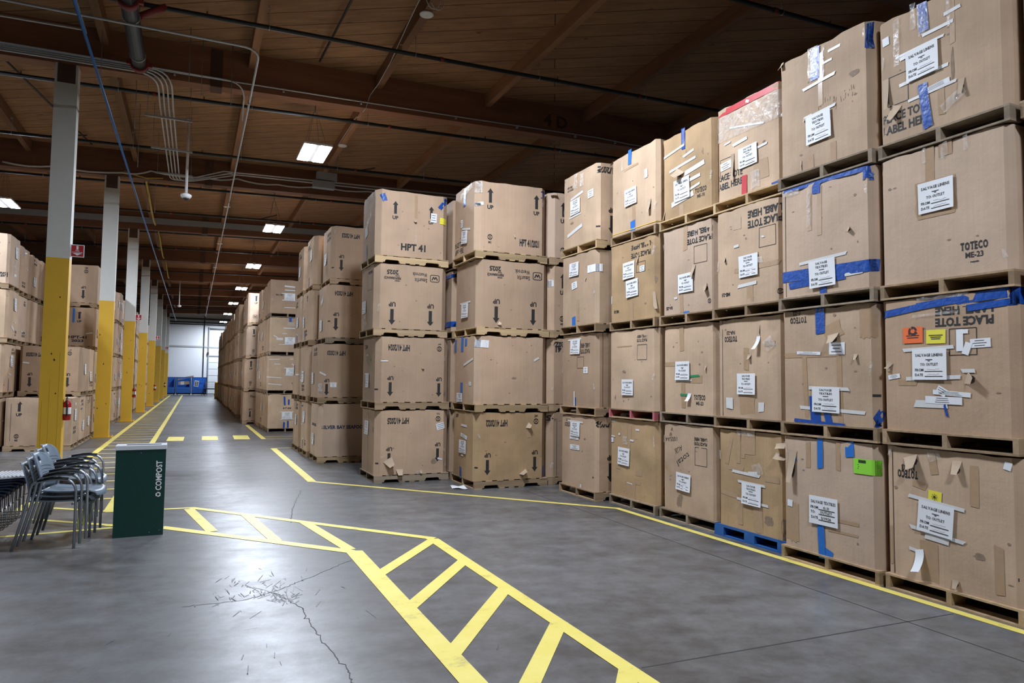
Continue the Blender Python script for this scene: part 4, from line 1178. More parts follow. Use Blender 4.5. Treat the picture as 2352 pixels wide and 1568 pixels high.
# ------------------------------------------------------------------ arm chairs (stacked)
def arm_chair(loc, label):
    root = empty('stacking_armchair', loc, label, 'chair', 'stacked grey armchairs')
    for yy in (0.0, .49):      # each side frame: front leg, arm, rear leg in one bent tube
        q = MB(); y = yy
        q.tube([(0, y, 0), (0, y, .30), (-.002, y, .53), (-.012, y, .575), (-.035, y, .612), (-.08, y, .640), (-.14, y, .648), (-.21, y, .646), (-.33, y, .622), (-.362, y, .60), (-.376, y, .56), (-.382, y, .51), (-.42, y, .33), (-.505, y, 0)], .0125, 8)
        q.build('side_frame', M['chairsteel'], root)
        q = MB(); q.tube([(-.07, y, .648), (-.14, y, .657), (-.21, y, .655), (-.32, y, .634)], .016, 6); q.build('arm_pad', M['black'], root)
    q = MB()
    q.tube([(-.03, 0, .413), (-.03, .49, .413)], .010, 6); q.tube([(-.385, 0, .45), (-.385, .49, .45)], .011, 6); q.build('cross_bar', M['chairsteel'], root)
    # seat: dished shell with waterfall front
    q = MB(); prof = [(-.40, .462), (-.36, .447), (-.25, .437), (-.12, .436), (-.02, .440), (.04, .438), (.075, .420), (.088, .395)]
    nx = 8; rows = []
    for x, z in prof:
        row = []
        for i in range(nx + 1):
            t = i / nx * 2 - 1; hw = .215 - (.05 * max(0, (x - .03) / .06) if x > .03 else 0)
            row.append((x - .025 * t * t * (1 if x > 0 else .2), .245 + hw * t, z + .012 * t * t - .004))
        rows.append(row)
    for off in (0, -.012):
        b = len(q.v)
        for r_ in rows: q.v.extend([(p[0], p[1], p[2] + off) for p in r_])
        for i in range(len(rows) - 1):
            for j in range(nx):
                a_ = b + i * (nx + 1) + j; fc = (a_, a_ + 1, a_ + nx + 2, a_ + nx + 1)
                q.f.append(fc if off == 0 else tuple(reversed(fc))); q.m.append(0); q.sm.append(True)
    n = (nx + 1) * len(rows); R_ = len(rows)
    for i in range(R_ - 1):
        for j in (0, nx):
            a_ = i * (nx + 1) + j; q.f.append((a_, a_ + nx + 1, a_ + nx + 1 + n, a_ + n)); q.m.append(0); q.sm.append(False)
    for j in range(nx):
        for i in (0, R_ - 1):
            a_ = i * (nx + 1) + j; q.f.append((a_, a_ + 1, a_ + 1 + n, a_ + n)); q.m.append(0); q.sm.append(False)
    q.build('seat', M['slate'], root, fix=True)
    # back: curved shell with a hand hole near the top and faint ribs
    q = MB(); prof = [(-.385, .46, .17), (-.405, .53, .20), (-.42, .60, .205), (-.438, .66, .20), (-.455, .71, .19), (-.475, .75, .165), (-.495, .775, .13), (-.515, .79, .09)]
    cols = 12; rows = []
    for x, z, hw in prof:
        rows.append([(x - .035 * (1 - (2 * i / cols - 1) ** 2), .245 + hw * (2 * i / cols - 1), z) for i in range(cols + 1)])
    hole = {(4, 5), (4, 6)}
    for off in (0, .012):
        b = len(q.v)
        for r_ in rows: q.v.extend([(p[0] + off, p[1], p[2]) for p in r_])
        for i in range(len(rows) - 1):
            for j in range(cols):
                if (i, j) in hole: continue
                a_ = b + i * (cols + 1) + j; fc = (a_, a_ + 1, a_ + cols + 2, a_ + cols + 1)
                q.f.append(fc if off else tuple(reversed(fc))); q.m.append(0); q.sm.append(True)
    n = (cols + 1) * len(rows); R_ = len(rows)
    def wall(a_, c_): q.f.append((a_, c_, c_ + n, a_ + n)); q.m.append(0); q.sm.append(False)
    for i in range(R_ - 1):
        for j in (0, cols): wall(i * (cols + 1) + j, (i + 1) * (cols + 1) + j)
    for j in range(cols):
        for i in (0, R_ - 1): wall(i * (cols + 1) + j, i * (cols + 1) + j + 1)
    for j in (5, 6):
        for i in (4, 5): wall(i * (cols + 1) + j, i * (cols + 1) + j + 1)
    for j in (5, 7): wall(4 * (cols + 1) + j, 5 * (cols + 1) + j)
    q.build('backrest', M['slate'], root, fix=True)
    q = MB()
    for k in range(6):
        z = .49 + .032 * k
        P = []
        for i in range(9):
            t = i / 8 * 2 - 1; x = -.385 - (z - .46) * .27 - .035 * (1 - (t * .85) ** 2) + .0135
            P.append((x, .245 + .165 * t, z + .02 * (1 - t * t)))
        q.tube(P, .0022, 4)
    q.build('rib', M['slate'], root)
    return root
RZ_ = math.radians(-8)
ac = arm_chair((-.97, 7.70, 0), 'grey armchair at the bottom of the front stack beside the compost bin')
for k, lab in ((1, 'grey armchair in the middle of the front stack beside the compost bin'), (2, 'grey armchair with its whole ribbed back showing, top of the front stack')):
    copy_tree(ac, (-.97 + .046 * k, 7.70 - .006 * k, .043 * k), lab, rz=RZ_)
for k, lab in ((0, 'grey armchair at the bottom of the rear stack behind the front chairs'), (1, 'grey armchair in the middle of the rear stack'), (2, 'grey armchair topping the rear stack nearest the walkway')):
    copy_tree(ac, (-1.05 + .046 * k, 8.60 - .006 * k, .043 * k), lab, rz=RZ_)

ac.rotation_euler = (0, 0, RZ_)
# ------------------------------------------------------------------ sled chairs at the left edge
def sled_chair(loc, label, top):
    root = empty('sled_chair', loc, label, 'chair', 'stacked wire-legged chairs')
    for y in (0, .42):
        q = MB(); q.tube([(0, y, .40), (.0, y, .05), (-.02, y, .012), (-.06, y, .006), (-.44, y, .006), (-.47, y, .03), (-.40, y, .40)], .006, 6); q.build('wire_leg', M['chrome'], root)
    q = MB(); q.tube([(-.06, 0, .006), (-.06, .42, .006)], .006, 6); q.tube([(-.40, 0, .006), (-.40, .42, .006)], .006, 6); q.tube([(0, 0, .22), (0, .42, .22)], .005, 6); q.build('cross_rod', M['chrome'], root)
    q = MB()
    poly = [(.055, .375), (.045, .405), (.0, .418), (-.2, .410), (-.42, .416), (-.42, .400), (-.2, .394), (.0, .402), (.035, .392), (.045, .370)]
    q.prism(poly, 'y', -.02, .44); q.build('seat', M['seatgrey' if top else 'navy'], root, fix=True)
    if top:
        q = MB()
        for i in range(12): q.box(-.40 + .033 * i, -.385 + .033 * i, -.015, .435, .413 + .0004 * i, .421 + .0003 * i)
        q.build('seat_rib', M['seatgrey'], root)
    return root
sc0 = None
for k in range(9):
    lab = 'navy wire-legged chair in the stack at the left edge, %s from the bottom' % ORD[k]
    if k == 8: lab = 'pale grey ridged seat topping the wire-legged chair stack at left edge'
    p = (-1.745 + .033 * k, 8.24, .0265 * k)
    if k == 0: sc0 = sled_chair(p, lab, False)
    elif k < 8: copy_tree(sc0, p, lab)
    else: sled_chair(p, lab, True)

# paper on the floor
q = MB(); vf = rect2d(1, 1, 5, 5); pc = [(3.60, 10.06), (3.55, 9.82), (3.74, 9.66), (3.79, 9.98)]
def bil(u, v): return [(1 - u) * (1 - v) * pc[0][i] + (1 - u) * v * pc[1][i] + u * v * pc[2][i] + u * (1 - v) * pc[3][i] for i in (0, 1)]
q.add([(*bil(x + .5, y + .5), .004 + .02 * max(0, x) ** 2 + .008 * (1 + math.sin(x * 7 + y * 5))) for x, y in vf[0]], vf[1], 0, True)
tag(q.build('paper_sheet', M['paper'], fix=True), 'crumpled white paper lying on the floor between the two tall front stacks', 'paper')
# ------------------------------------------------------------------ the right-hand wall of totes (their narrow side faces the aisle)
SEED = [100]
def place(x0, x1, y0, y1, z, H, mat, dec, label, group, face, c=.05, detail=8, bulge=.010):
    SEED[0] += 1
    if detail == 8:      # small everyday wear: scuffs, glints of leftover tape
        r = random.Random(SEED[0] * 7)
        dec = [('ST', r.uniform(.08, .92), r.uniform(.05, .95), r.uniform(.015, .045), r.uniform(.008, .03)) for _ in range(r.randint(3, 7))] + \
              list(dec) + \
              [('T', 'P', r.choice((.06, .94)), r.uniform(.1, .95), r.uniform(.015, .03), r.uniform(.05, .12), r.uniform(-20, 20))]
    return make_tote('cardboard_tote', ((x0 + x1) / 2, (y0 + y1) / 2, z), x1 - x0, y1 - y0, H, c, SEED[0], mat, dec, label, group, detail, face)

RW = {  # stack: front X, far Y, near Y, top height, pallet woods
    'R1': (5.00, 9.12, 8.12, 1.10, ('wood_mid', 'wood_mid', 'wood_mid', 'wood_new')),
    'R2': (5.15, 8.03, 6.96, 1.08, ('wood_old', 'wood_red', 'wood_mid', 'wood_mid')),
    'R3': (5.18, 6.90, 5.945, 1.02, ('wood_old', 'wood_old', 'wood_mid', 'wood_new')),
    'R4': (5.15, 5.905, 4.95, 1.03, (None, 'wood_mid', 'wood_mid', 'wood_new')),
    'R5': (5.08, 4.925, 3.905, 1.13, ('wood_mid', 'wood_mid', 'wood_old', 'wood_old')),
    'R6': (5.10, 3.875, 2.85, 1.04, ('wood_mid', 'wood_mid', 'wood_mid', 'wood_old')),
    'R7': (5.15, 2.80, 1.80, 1.04, ('wood_mid', 'wood_mid', 'wood_red', 'wood_mid')),
}
WHERE = {'R1': 'farthest stack of the right-hand wall', 'R2': 'second stack from the far end of right-hand wall', 'R3': 'third stack from the far end of right-hand wall',
         'R4': 'fourth stack from the far end of right-hand wall', 'R5': 'stack second from the near end of right-hand wall', 'R6': 'big stack at the near end of right-hand wall',
         'R7': 'stack cut by the right picture edge'}
RD = {
'R6': [
 ('tan', 'scuffed tote with a yellow sun note above its linens sign, bottom of nearest stack', [
  ('LN', .075), ('X', 'TOTECO', .20, .785, .055, .17, 1, 1, 'serif'), ('X', 'NA 33', .205, .835, .04, .11, 1), ('F', .24, .88, .12, .10, 20), ('S', .42, .485, 'L', .275, .235, -5),
  ('T', 'W', .42, .605, .43, .028, -6), ('T', 'W', .42, .375, .42, .028, -6), ('T', 'Y', .415, .64, .105, .10, -4), ('SN', .415, .645), ('T', 'W', .42, .345, .18, .05, -5), ('T', 'W', .25, .225, .10, .025, -8),
  ('L', .30, .16, .07, .16, 12), ('F', .58, .88, .075, .10, 0), ('T', 'p', .92, .93, .05, .06, -15), ('K', .985, .185), ('ST', .72, .28, .09, .06), ('T', 'C', .70, .80, .06, .36), ('T', 'C', .85, .22, .06, .32),
  ('T', 'C', .04, .22, .05, .30), ('T', 'C', .40, .90, .06, .18, 10), ('P0',), ('T', 'P', .41, .955, .09, .09, 20), ('ST', .37, .935, .08, .05), ('F', .55, .05, .05, .06), ('T', 'C', .30, .715, .11, .05, -12), ('ST', .10, .67, .04, .03), ('T', 'C', .36, .16, .14, .3)]),
 ('brown', 'tote with orange and yellow labels under a long blue tape, second in nearest stack', [
  ('T', 'B', .16, .905, .34, .055, 7), ('T', 'B', .50, .945, .42, .06, 5), ('T', 'B', .86, .965, .50, .075, 3), ('T', 'B', .86, .895, .36, .05, 4), ('X', 'LABEL HERE', .655, .875, .058, .42, 1), ('X', 'PLACE TOTE', .655, .795, .058, .42, 1),
  ('T', 'O', .275, .715, .165, .125, 0), ('T', 'Y', .455, .695, .15, .105, -1), ('BX', .65, .65, .195, .195), ('T', 'p', .63, .66, .05, .16), ('T', 'p', .66, .72, .06, .03), ('T', 'p', .68, .60, .05, .09, -20), ('T', 'p', .77, .635, .14, .065, 2),
  ('S', .405, .495, 'L', .275, .235, 0), ('T', 'W', .39, .61, .40, .027, 2), ('T', 'W', .42, .395, .44, .03, 2), ('T', 'W', .68, .445, .09, .028), ('T', 'p', .11, .405, .105, .035, 9),
  ('T', 'p', .56, .285, .28, .035, -4), ('T', 'p', .49, .30, .08, .06, -30), ('X', 'DATE', .46, .292, .02, .07, 0), ('T', 'p', .50, .235, .28, .055, -1), ('T', 'W', .40, .205, .25, .055, 0), ('T', 'B', .515, .165, .018, .09, 12), ('F', .70, .385, .09, .07, 70), ('F', .07, .49, .04, .06, -30),
  ('T', 'C', .22, .36, .17, .045), ('T', 'P', .50, .99, .40, .03), ('T', 'P', .45, .86, .35, .02, 2)]),
 ('pink', 'clean pinkish tote with a linens sign and upright block print, third in nearest stack', [
  ('T', 'C', .43, .87, .07, .28), ('T', 'C', .55, .945, .10, .12), ('T', 'P', .39, .945, .03, .12), ('T', 'P', .545, .945, .05, .12), ('T', 'P', .70, .945, .035, .12), ('T', 'C', .47, .60, .31, .29), ('S', .475, .615, 'L', .275, .24, 1),
  ('TO', 'ME-23', .74, .175, 0), ('X', 'recycle', .74, .09, .012, .06, 0)]),
 ('tan', 'battered tote with a linens sign and a blue strip, top of nearest stack', [
  ('S', .39, .545, 'L', .265, .25, 2), ('T', 'P', .18, .78, .05, .40, 0), ('T', 'B', .40, .89, .08, .24, 3), ('T', 'P', .40, .88, .085, .26, 3), ('T', 'P', .32, .92, .045, .22), ('T', 'P', .595, .86, .03, .3), ('T', 'W', .51, .745, .24, .027, 2), ('T', 'W', .24, .635, .075, .03, 4), ('T', 'W', .37, .665, .40, .02, 2),
  ('T', 'W', .39, .435, .42, .028, 2), ('T', 'W', .63, .83, .13, .028, 5), ('T', 'W', .46, .29, .38, .022, 3), ('T', 'p', .50, .315, .2, .04, 6), ('T', 'B', .405, .20, .075, .36, 6), ('PT', .24, .155, .065, .40, 0), ('BX', .18, .41, .18, .24), ('F', .15, .23, .09, .12, -20), ('F', .085, .40, .06, .26, 4),
  ('T', 'P', .62, .17, .2, .07, 30), ('T', 'p', .085, .83, .06, .07, 5), ('T', 'C', .62, .83, .04, .5), ('F', .68, .24, .05, .12), ('ST', .62, .42, .03, .3), ('T', 'C', .53, .19, .05, .2)]),
],
'R5': [
 ('pink', 'tote with blue strips and a neon green label, bottom', [
  ('T', 'b', .44, .868, .062, .27, 0), ('T', 'b', .445, .12, .072, .30, 1), ('T', 'b', .49, .03, .12, .07, -20), ('S', .475, .375, 'G', .30, .245, 0), ('T', 'b', .74, .925, .085, .14, 3), ('T', 'N', .90, .80, .25, .125, 0),
  ('T', 'p', .10, .385, .06, .06, -2), ('X', '76', .10, .385, .03, .035, 0, 3), ('F', .13, .72, .09, .30, -4), ('T', 'b', .14, .80, .08, .06), ('T', 'C', .31, .84, .05, .24), ('T', 'C', .625, .86, .045, .24), ('T', 'C', .12, .22, .16, .35), ('T', 'C', .70, .32, .25, .03), ('T', 'C', .66, .225, .3, .02)]),
 ('tan', 'tote with a dropping blue strip and upside-down block print, second up', [
  ('TO', 'ME-22', .21, .935, 1), ('T', 'B', .455, .89, .10, .26, 2), ('T', 'C', .32, .595, .66, .045), ('T', 'p', .33, .61, .27, .028, -3), ('T', 'p', .63, .64, .16, .105, -1), ('T', 'C', .29, .30, .05, .60, 2), ('T', 'C', .65, .30, .05, .58), ('S', .51, .21, 'T', .285, .225, -1),
  ('T', 'W', .53, .305, .43, .03, -1), ('T', 'W', .56, .125, .68, .03, -2), ('T', 'B', .39, .12, .11, .24, 3), ('T', 'B', .525, .055, .07, .11, 15), ('T', 'B', .42, .012, .55, .03, -2), ('T', 'B', .015, .09, .015, .16, -3), ('K', .975, .255), ('F', .60, .725, .12, .08, 10), ('F', .81, .565, .04, .05, 0),
  ('T', 'B', 1.03, .07, .06, .14, -25), ('T', 'C', .59, .79, .18, .14, 20), ('T', 'C', .92, .85, .14, .28)]),
 ('pink', 'tote banded with wide blue tape along top and bottom, third up', [
  ('T', 'B', .46, .985, .95, .045, -1), ('T', 'B', .44, .93, .09, .10, 0), ('T', 'B', .95, .945, .07, .12, 0), ('T', 'B', 1.02, .93, .05, .14, -35), ('T', 'B', .52, .185, 1.10, .10, -1), ('T', 'B', .42, .115, .62, .06, 2), ('LN', .085), ('S', .50, .175, 'T', .275, .245, 2),
  ('T', 'W', .50, .30, .50, .028, 3), ('T', 'W', .57, .125, .68, .028, 2), ('T', 'B', .50, .035, .07, .08), ('T', 'P', .36, .78, .04, .38), ('T', 'C', .365, .76, .05, .42), ('T', 'C', .475, .73, .05, .44), ('F', .775, .50, .05, .04, 50), ('T', 'P', .15, .955, .2, .05)]),
 ('tan', 'tall tote with a shiny patch over blue tape, topmost', [
  ('T', 'B', .44, .86, .10, .30, 0), ('T', 'P', .42, .87, .11, .28, 0), ('T', 'P', .53, .84, .03, .30, 0), ('T', 'B', .985, .87, .07, .22, -3), ('T', 'W', .48, .685, .36, .028, 4), ('T', 'W', .65, .90, .13, .025, 2), ('T', 'W', .57, .82, .1, .02, 2), ('S', .475, .315, 'T', .275, .255, 2), ('T', 'W', .36, .43, .1, .04, 4), ('T', 'W', .48, .435, .35, .025, 4),
  ('ST', .68, .47, .45, .12), ('ST', .84, .63, .12, .07), ('T', 'C', .38, .06, .06, .14), ('T', 'C', .62, .08, .06, .2), ('T', 'C', .50, .70, .05, .5), ('F', .27, .06, .02, .08), ('F', .32, .42, .03, .05), ('F', .05, .98, .06, .06)]),
],
'R4': [
 ('ochre', 'ochre tote patched with brown tape on a blue pallet, bottom', [
  ('S', .535, .37, 'T', .265, .215, -1), ('T', 'W', .53, .475, .37, .026, -1), ('T', 'W', .54, .295, .44, .026, -2), ('T', 'W', .45, .565, .38, .03, -2), ('T', 'W', .55, .575, .12, .04, 5), ('T', 'C', .20, .79, .05, .34, -15), ('T', 'C', .34, .82, .06, .32), ('T', 'C', .41, .86, .05, .3), ('T', 'C', .50, .88, .16, .24), ('T', 'C', .30, .60, .22, .04, 2),
  ('T', 'C', .36, .17, .07, .24), ('T', 'C', .62, .14, .12, .26), ('T', 'C', .82, .55, .18, .06), ('ST', .955, .12, .06, .20), ('ST', .97, .05, .05, .1), ('F', .93, .88, .10, .05, 10), ('F', .93, .78, .12, .05, -10), ('T', 'P', .45, .97, .24, .06), ('T', 'P', .62, .62, .12, .12, 20), ('T', 'C', .2, .33, .25, .05, -5), ('ST', .77, .15, .14, .12)]),
 ('tan', 'tote with upside-down NA-23 print, second up', [
  ('LN', .10), ('TO', 'NA-23', .235, .815, 1), ('S', .475, .335, 'T', .265, .215, 0), ('T', 'W', .21, .14, .10, .11, 1), ('T', 'W', .68, .115, .075, .09, -4), ('L', .65, .735, .05, .13, 0), ('F', .66, .86, .02, .10), ('T', 'C', .47, .58, .07, .22), ('F', .52, .60, .05, .05), ('T', 'C', .46, .40, .17, .05), ('T', 'C', .48, .12, .22, .18), ('T', 'P', .80, .72, .12, .12, 30), ('T', 'C', .80, .72, .14, .05)]),
 ('tan', 'tote with large upside-down lettering above an outlined square, third up', [
  ('X', 'LABEL HERE', .755, .89, .07, .44, 1), ('X', 'PLACE TOTE', .755, .79, .07, .44, 1), ('BX', .80, .635, .22, .20), ('T', 'W', .74, .64, .035, .02), ('S', .535, .385, 'T', .275, .225, 1), ('T', 'W', .51, .20, .28, .035, 3), ('T', 'W', .36, .605, .075, .028, 3), ('X', 'ME-21', .18, .13, .035, .12, 1), ('ME', .955, .09, .055, 0, ''), ('T', 'C', .37, .85, .11, .14),
  ('F', .17, .49, .04, .05, 30), ('T', 'C', .55, .12, .09, .2), ('T', 'C', .63, .36, .62, .05, 1), ('T', 'P', .69, .42, .1, .06)]),
 ('tan', 'tote capped with red tape and cloudy plastic film, topmost', [
  ('T', 'R', .47, .955, .92, .07, 1), ('T', 'P', .50, .775, .94, .28, 0), ('T', 'W', .50, .70, .5, .02, -12), ('T', 'p', .51, .95, .05, .03, -20), ('T', 'W', .40, .56, .22, .035, 6), ('S', .52, .38, 'T', .265, .215, 2), ('BX', .17, .35, .18, .20), ('T', 'p', .17, .37, .17, .085, 4), ('F', .285, .33, .05, .28, 2), ('PT', .22, .205, .065, .40, 0),
  ('T', 'R', .455, .10, .075, .20, -3), ('T', 'P', .62, .12, .12, .18), ('T', 'C', .70, .2, .2, .2), ('T', 'W', .71, .43, .16, .025, 5), ('T', 'W', .2, .60, .1, .02, 5), ('ST', .75, .46, .05, .04), ('T', 'B', .93, .01, .16, .04, 3)]),
],
'R3': [
 ('tan', 'tote with upside-down handwriting and a small outlined square, bottom', [
  ('H', 'W/H', .16, .93, .05, .12, 180), ('H', 'W', .18, .865, .05, .05, 180), ('H', '1005A4', .19, .81, .05, .22, 185), ('H', 'AUX', .33, .70, .06, .14, 205), ('H', 'total', .42, .60, .07, .24, 212), ('PT', .735, .82, .033, .215, 1), ('BX', .74, .655, .20, .20), ('S', .43, .345, 'L', .265, .20, -2), ('ST', .34, .11, .15, .16), ('ST', .37, .17, .1, .1), ('T', 'C', .08, .5, .05, .3, 40)]),
 ('tan', 'tote with two green tape ends, second up', [
  ('S', .42, .475, 'L', .26, .215, 0), ('T', 'G', .64, .415, .15, .024, 3), ('T', 'G', .45, .205, .14, .026, 0), ('L', .535, .18, .06, .09), ('TO', 'ME-23', .715, .155, 0), ('T', 'C', .39, .83, .08, .3, 4), ('T', 'C', .42, .2, .07, .3), ('T', 'C', .67, .38, .18, .09), ('F', .83, .50, .03, .05), ('T', 'W', .43, .365, .3, .02, 1), ('T', 'C', .15, .55, .25, .05)]),
 ('pink', 'tote with upside-down lettering, outlined square and BA-25 print, third up', [
  ('X', 'LABEL HERE', .735, .88, .058, .42, 1), ('X', 'PLACE TOTE', .735, .79, .058, .42, 1), ('BX', .755, .63, .215, .20), ('S', .49, .34, 'L', .27, .22, 1), ('ME', .905, .10, .055, 0, ''), ('X', 'BA-25', .16, .08, .035, .12, 1), ('T', 'W', .295, .185, .06, .026, 2), ('T', 'b', .50, .012, .10, .018), ('F', .63, .46, .06, .14, -10), ('F', .85, .245, .08, .09, 30), ('T', 'P', .66, .84, .03, .10), ('T', 'C', .48, .85, .07, .3), ('T', 'C', .4, .15, .06, .28), ('ST', .05, .93, .04, .05)]),
 ('ochre', 'battered tote crossed by many white strips, topmost', [
  ('T', 'W', .24, .795, .42, .028, 8), ('T', 'W', .55, .70, .2, .03, 10), ('T', 'W', .42, .595, .50, .03, 6), ('T', 'W', .65, .50, .34, .055, 8), ('T', 'W', .66, .39, .2, .04, 6), ('T', 'B', .44, .90, .065, .26, 2), ('T', 'P', .45, .92, .05, .2), ('S', .42, .31, 'L', .29, .26, 2), ('T', 'W', .42, .19, .4, .06, 8), ('T', 'W', .6, .28, .3, .03, 10), ('F', .37, .50, .16, .09, -30), ('TO', 'ME-18', .76, .20, 0),
  ('F', .0, .40, .05, .10, 60), ('F', .02, .60, .05, .06), ('F', .05, .06, .04, .10), ('ST', .5, .7, .04, .12), ('ST', .8, .65, .03, .1), ('T', 'C', .4, .07, .08, .14)]),
],
'R2': [
 ('ochre', 'ochre tote with a red ringed number, bottom', [
  ('S', .335, .515, 'L', .275, .225, -1), ('T', 'W', .07, .755, .14, .018, -2), ('T', 'p', .065, .705, .075, .06, 0), ('T', 'W', .62, .87, .09, .025), ('T', 'W', .50, .73, .09, .025, -3), ('T', 'W', .23, .79, .05, .03), ('T', 'W', .12, .955, .14, .02, 6), ('T', 'C', .33, .84, .14, .30, 8), ('T', 'C', .45, .80, .07, .36, -6), ('T', 'C', .20, .37, .13, .06), ('T', 'C', .64, .34, .13, .07), ('T', 'C', .62, .22, .12, .05), ('T', 'C', .47, .10, .22, .22), ('T', 'W', .46, .19, .13, .014, -3),
  ('X', 'MADE IN', .45, .145, .02, .09, 0, 4), ('X', 'DETROIT', .46, .08, .02, .12, 0, 4), ('Q2',), ('T', 'P', .36, .72, .10, .10)]),
 ('tan', 'clean tote with small upside-down lettering, second up', [
  ('PT', .715, .875, .034, .215, 1), ('BX', .72, .705, .20, .19), ('S', .43, .275, 'L', .26, .205, 0), ('ST', .35, .47, .1, .05), ('T', 'C', .35, .79, .34, .015), ('ST', .15, .14, .04, .07)]),
 ('ochre', 'tote with two signs and a torn corner, third up', [
  ('X', 'LABEL HERE', .685, .905, .058, .42, 1), ('X', 'PLACE TOTE', .685, .80, .058, .42, 1), ('S', .45, .63, 'L', .26, .22, 2), ('S', .525, .395, 'L', .265, .225, 3), ('T', 'p', .72, .615, .10, .075, 2), ('BX', .69, .64, .19, .13), ('X', 'ME-20', .16, .13, .036, .12, 1), ('T', 'W', .055, .29, .025, .12), ('F', .955, .20, .04, .22, 8), ('F', .63, .745, .04, .10), ('ST', .965, .45, .04, .1), ('T', 'G', .60, .29, .05, .02), ('T', 'C', .5, .12, .07, .24), ('ST', .78, .18, .05, .03)]),
 ('tan', 'tote with light blue strips and yellow strap, topmost', [
  ('T', 'b', .435, .935, .075, .20, 1), ('T', 'b', .50, .075, .105, .13, 2), ('S', .47, .435, 'L', .27, .225, 2), ('T', 'W', .78, .64, .065, .12, 0), ('F', .845, .24, .075, .17, 3), ('T', 'y', .55, .035, 1.14, .011, 0), ('T', 'P', .28, .88, .04, .14), ('T', 'C', .46, .80, .34, .03, 2), ('T', 'C', .52, .2, .07, .3), ('F', .01, .985, .07, .05)]),
],
'R1': [
 ('kraft', 'tote with two paper labels below its hanging sign, bottom', [
  ('TO', 'ME-25', .22, .88, 1), ('S', .44, .80, 'T', .28, .20, 0), ('T', 'W', .43, .905, .44, .026, -1), ('T', 'p', .41, .685, .26, .065), ('T', 'p', .43, .545, .27, .07, 1), ('K', .93, .185), ('T', 'W', .60, .03, .05, .05), ('ST', .70, .68, .06, .04), ('@Sx',)]),
 ('brown', 'tote with a hanging sign over upside-down lettering, second up', [
  ('PT', .70, .79, .055, .24, 1), ('S', .43, .82, 'T', .29, .21, 0), ('T', 'W', .40, .925, .38, .024, 2), ('BX', .58, .60, .18, .16), ('T', 'p', .72, .495, .11, .09), ('T', 'B', .43, .06, .028, .12), ('T', 'P', .06, .7, .03, .5), ('T', 'W', .40, .10, .03, .2)]),
 ('tan', 'tote with a white label wrapped round its corner, third up', [
  ('S', .39, .79, 'T', .27, .20, 0), ('T', 'p', .40, .565, .155, .10, 8), ('T', 'p', .93, .74, .33, .105, 0), ('T', 'b', .38, .06, .10, .13), ('F', .72, .62, .03, .03), ('T', 'C', .5, .2, .07, .3)]),
 ('tan', 'tote with shiny film at its top, topmost', [
  ('S', .40, .535, 'T', .28, .22, 2), ('T', 'p', .82, .62, .15, .11, 2), ('T', 'W', .43, .675, .36, .035, 8), ('T', 'W', .38, .415, .34, .025, 3), ('T', 'W', .38, .215, .45, .05, 12), ('T', 'P', .40, .88, .09, .22), ('T', 'P', .58, .86, .1, .18), ('ST', .05, .95, .05, .05), ('X', 'HP 4M', .22, .83, .03, .14, 0), ('X', 'A111UA2A', .24, .79, .03, .18, 0), ('ST', .29, .33, .12, .05)]),
],
'R7': [('tan', 'tote, bottom', [('T', 'C', .3, .5, .06, .5)]), ('brown', 'tote, second up', [('T', 'B', .2, .9, .3, .06)]), ('tan', 'tote, third up', [('T', 'W', .1, .9, .06, .1)]), ('tan', 'tote, topmost', [('T', 'C', .3, .5, .06, .5)])],
}
R_S = {  # print on the broad side that peeps out past the next stack
 ('R1', 0): [('X', '41/2025', .13, .90, .085, .33, 1), ('UP', .19, .30, .38, 1)], ('R1', 3): [('X', '41/2024', .13, .90, .085, .33, 1), ('UP', .19, .25, .38, 1), ('K', .02, .17)],
 ('R1', 1): [('LN', .08)], ('R1', 2): [], ('R2', 0): [('Q', .14, .17)], ('R6', 1): [('T', 'B', .05, .94, .2, .11, 0)],
}
for sname, (xf, yl, yr, toph, woods) in RW.items():
    for lv in range(4):
        mat, lab, dec = RD[sname][lv]
        H = HL[lv] if lv < 3 else toph
        jit = random.Random(hash((len(sname), int(sname[1]), lv)) % 1000)
        dx = jit.uniform(-.012, .012)
        dec = [d for d in dec if d[0] not in ('P0', 'Q2', '@Sx')]
        dec = dec + [(d[0], '@S') + d[1:] for d in R_S.get((sname, lv), [])]
        tail = {'bottom': '', 'second': '', 'third': '', 'top': ''}
        full = lab
        if sname != 'R6': full = lab + {'R5': ', beside nearest stack', 'R4': ', third stack from near end', 'R3': ', fourth stack from near end', 'R2': ', fifth stack from near end', 'R1': ', far end of right-hand wall', 'R7': ' of stack cut by right picture edge'}[sname]
        place(xf + dx, xf + dx + 1.20, yr, yl, ZL[lv], H, mat, dec, full, 'totes in the right-hand wall', 'W', c=.05)
        plab = '%s pallet of the %s' % (('floor-level', 'second', 'third', 'uppermost')[lv], WHERE[sname])
        wl = {'wood_old': 'grey weathered', 'wood_mid': 'brown wooden', 'wood_new': 'pale wooden', 'wood_red': 'pink-edged wooden'}
        if woods[lv] is None: block_pallet((xf - .01 + .61, (yl + yr) / 2, 0), 'blue block pallet on the floor under the ochre tape-patched tote')
        else: pallet((xf - .025 + PL / 2 + dx, (yl + yr) / 2 - .01, PZ[lv]), wl[woods[lv]] + ' ' + plab, woods[lv], 0, 'pallets in the right-hand wall')

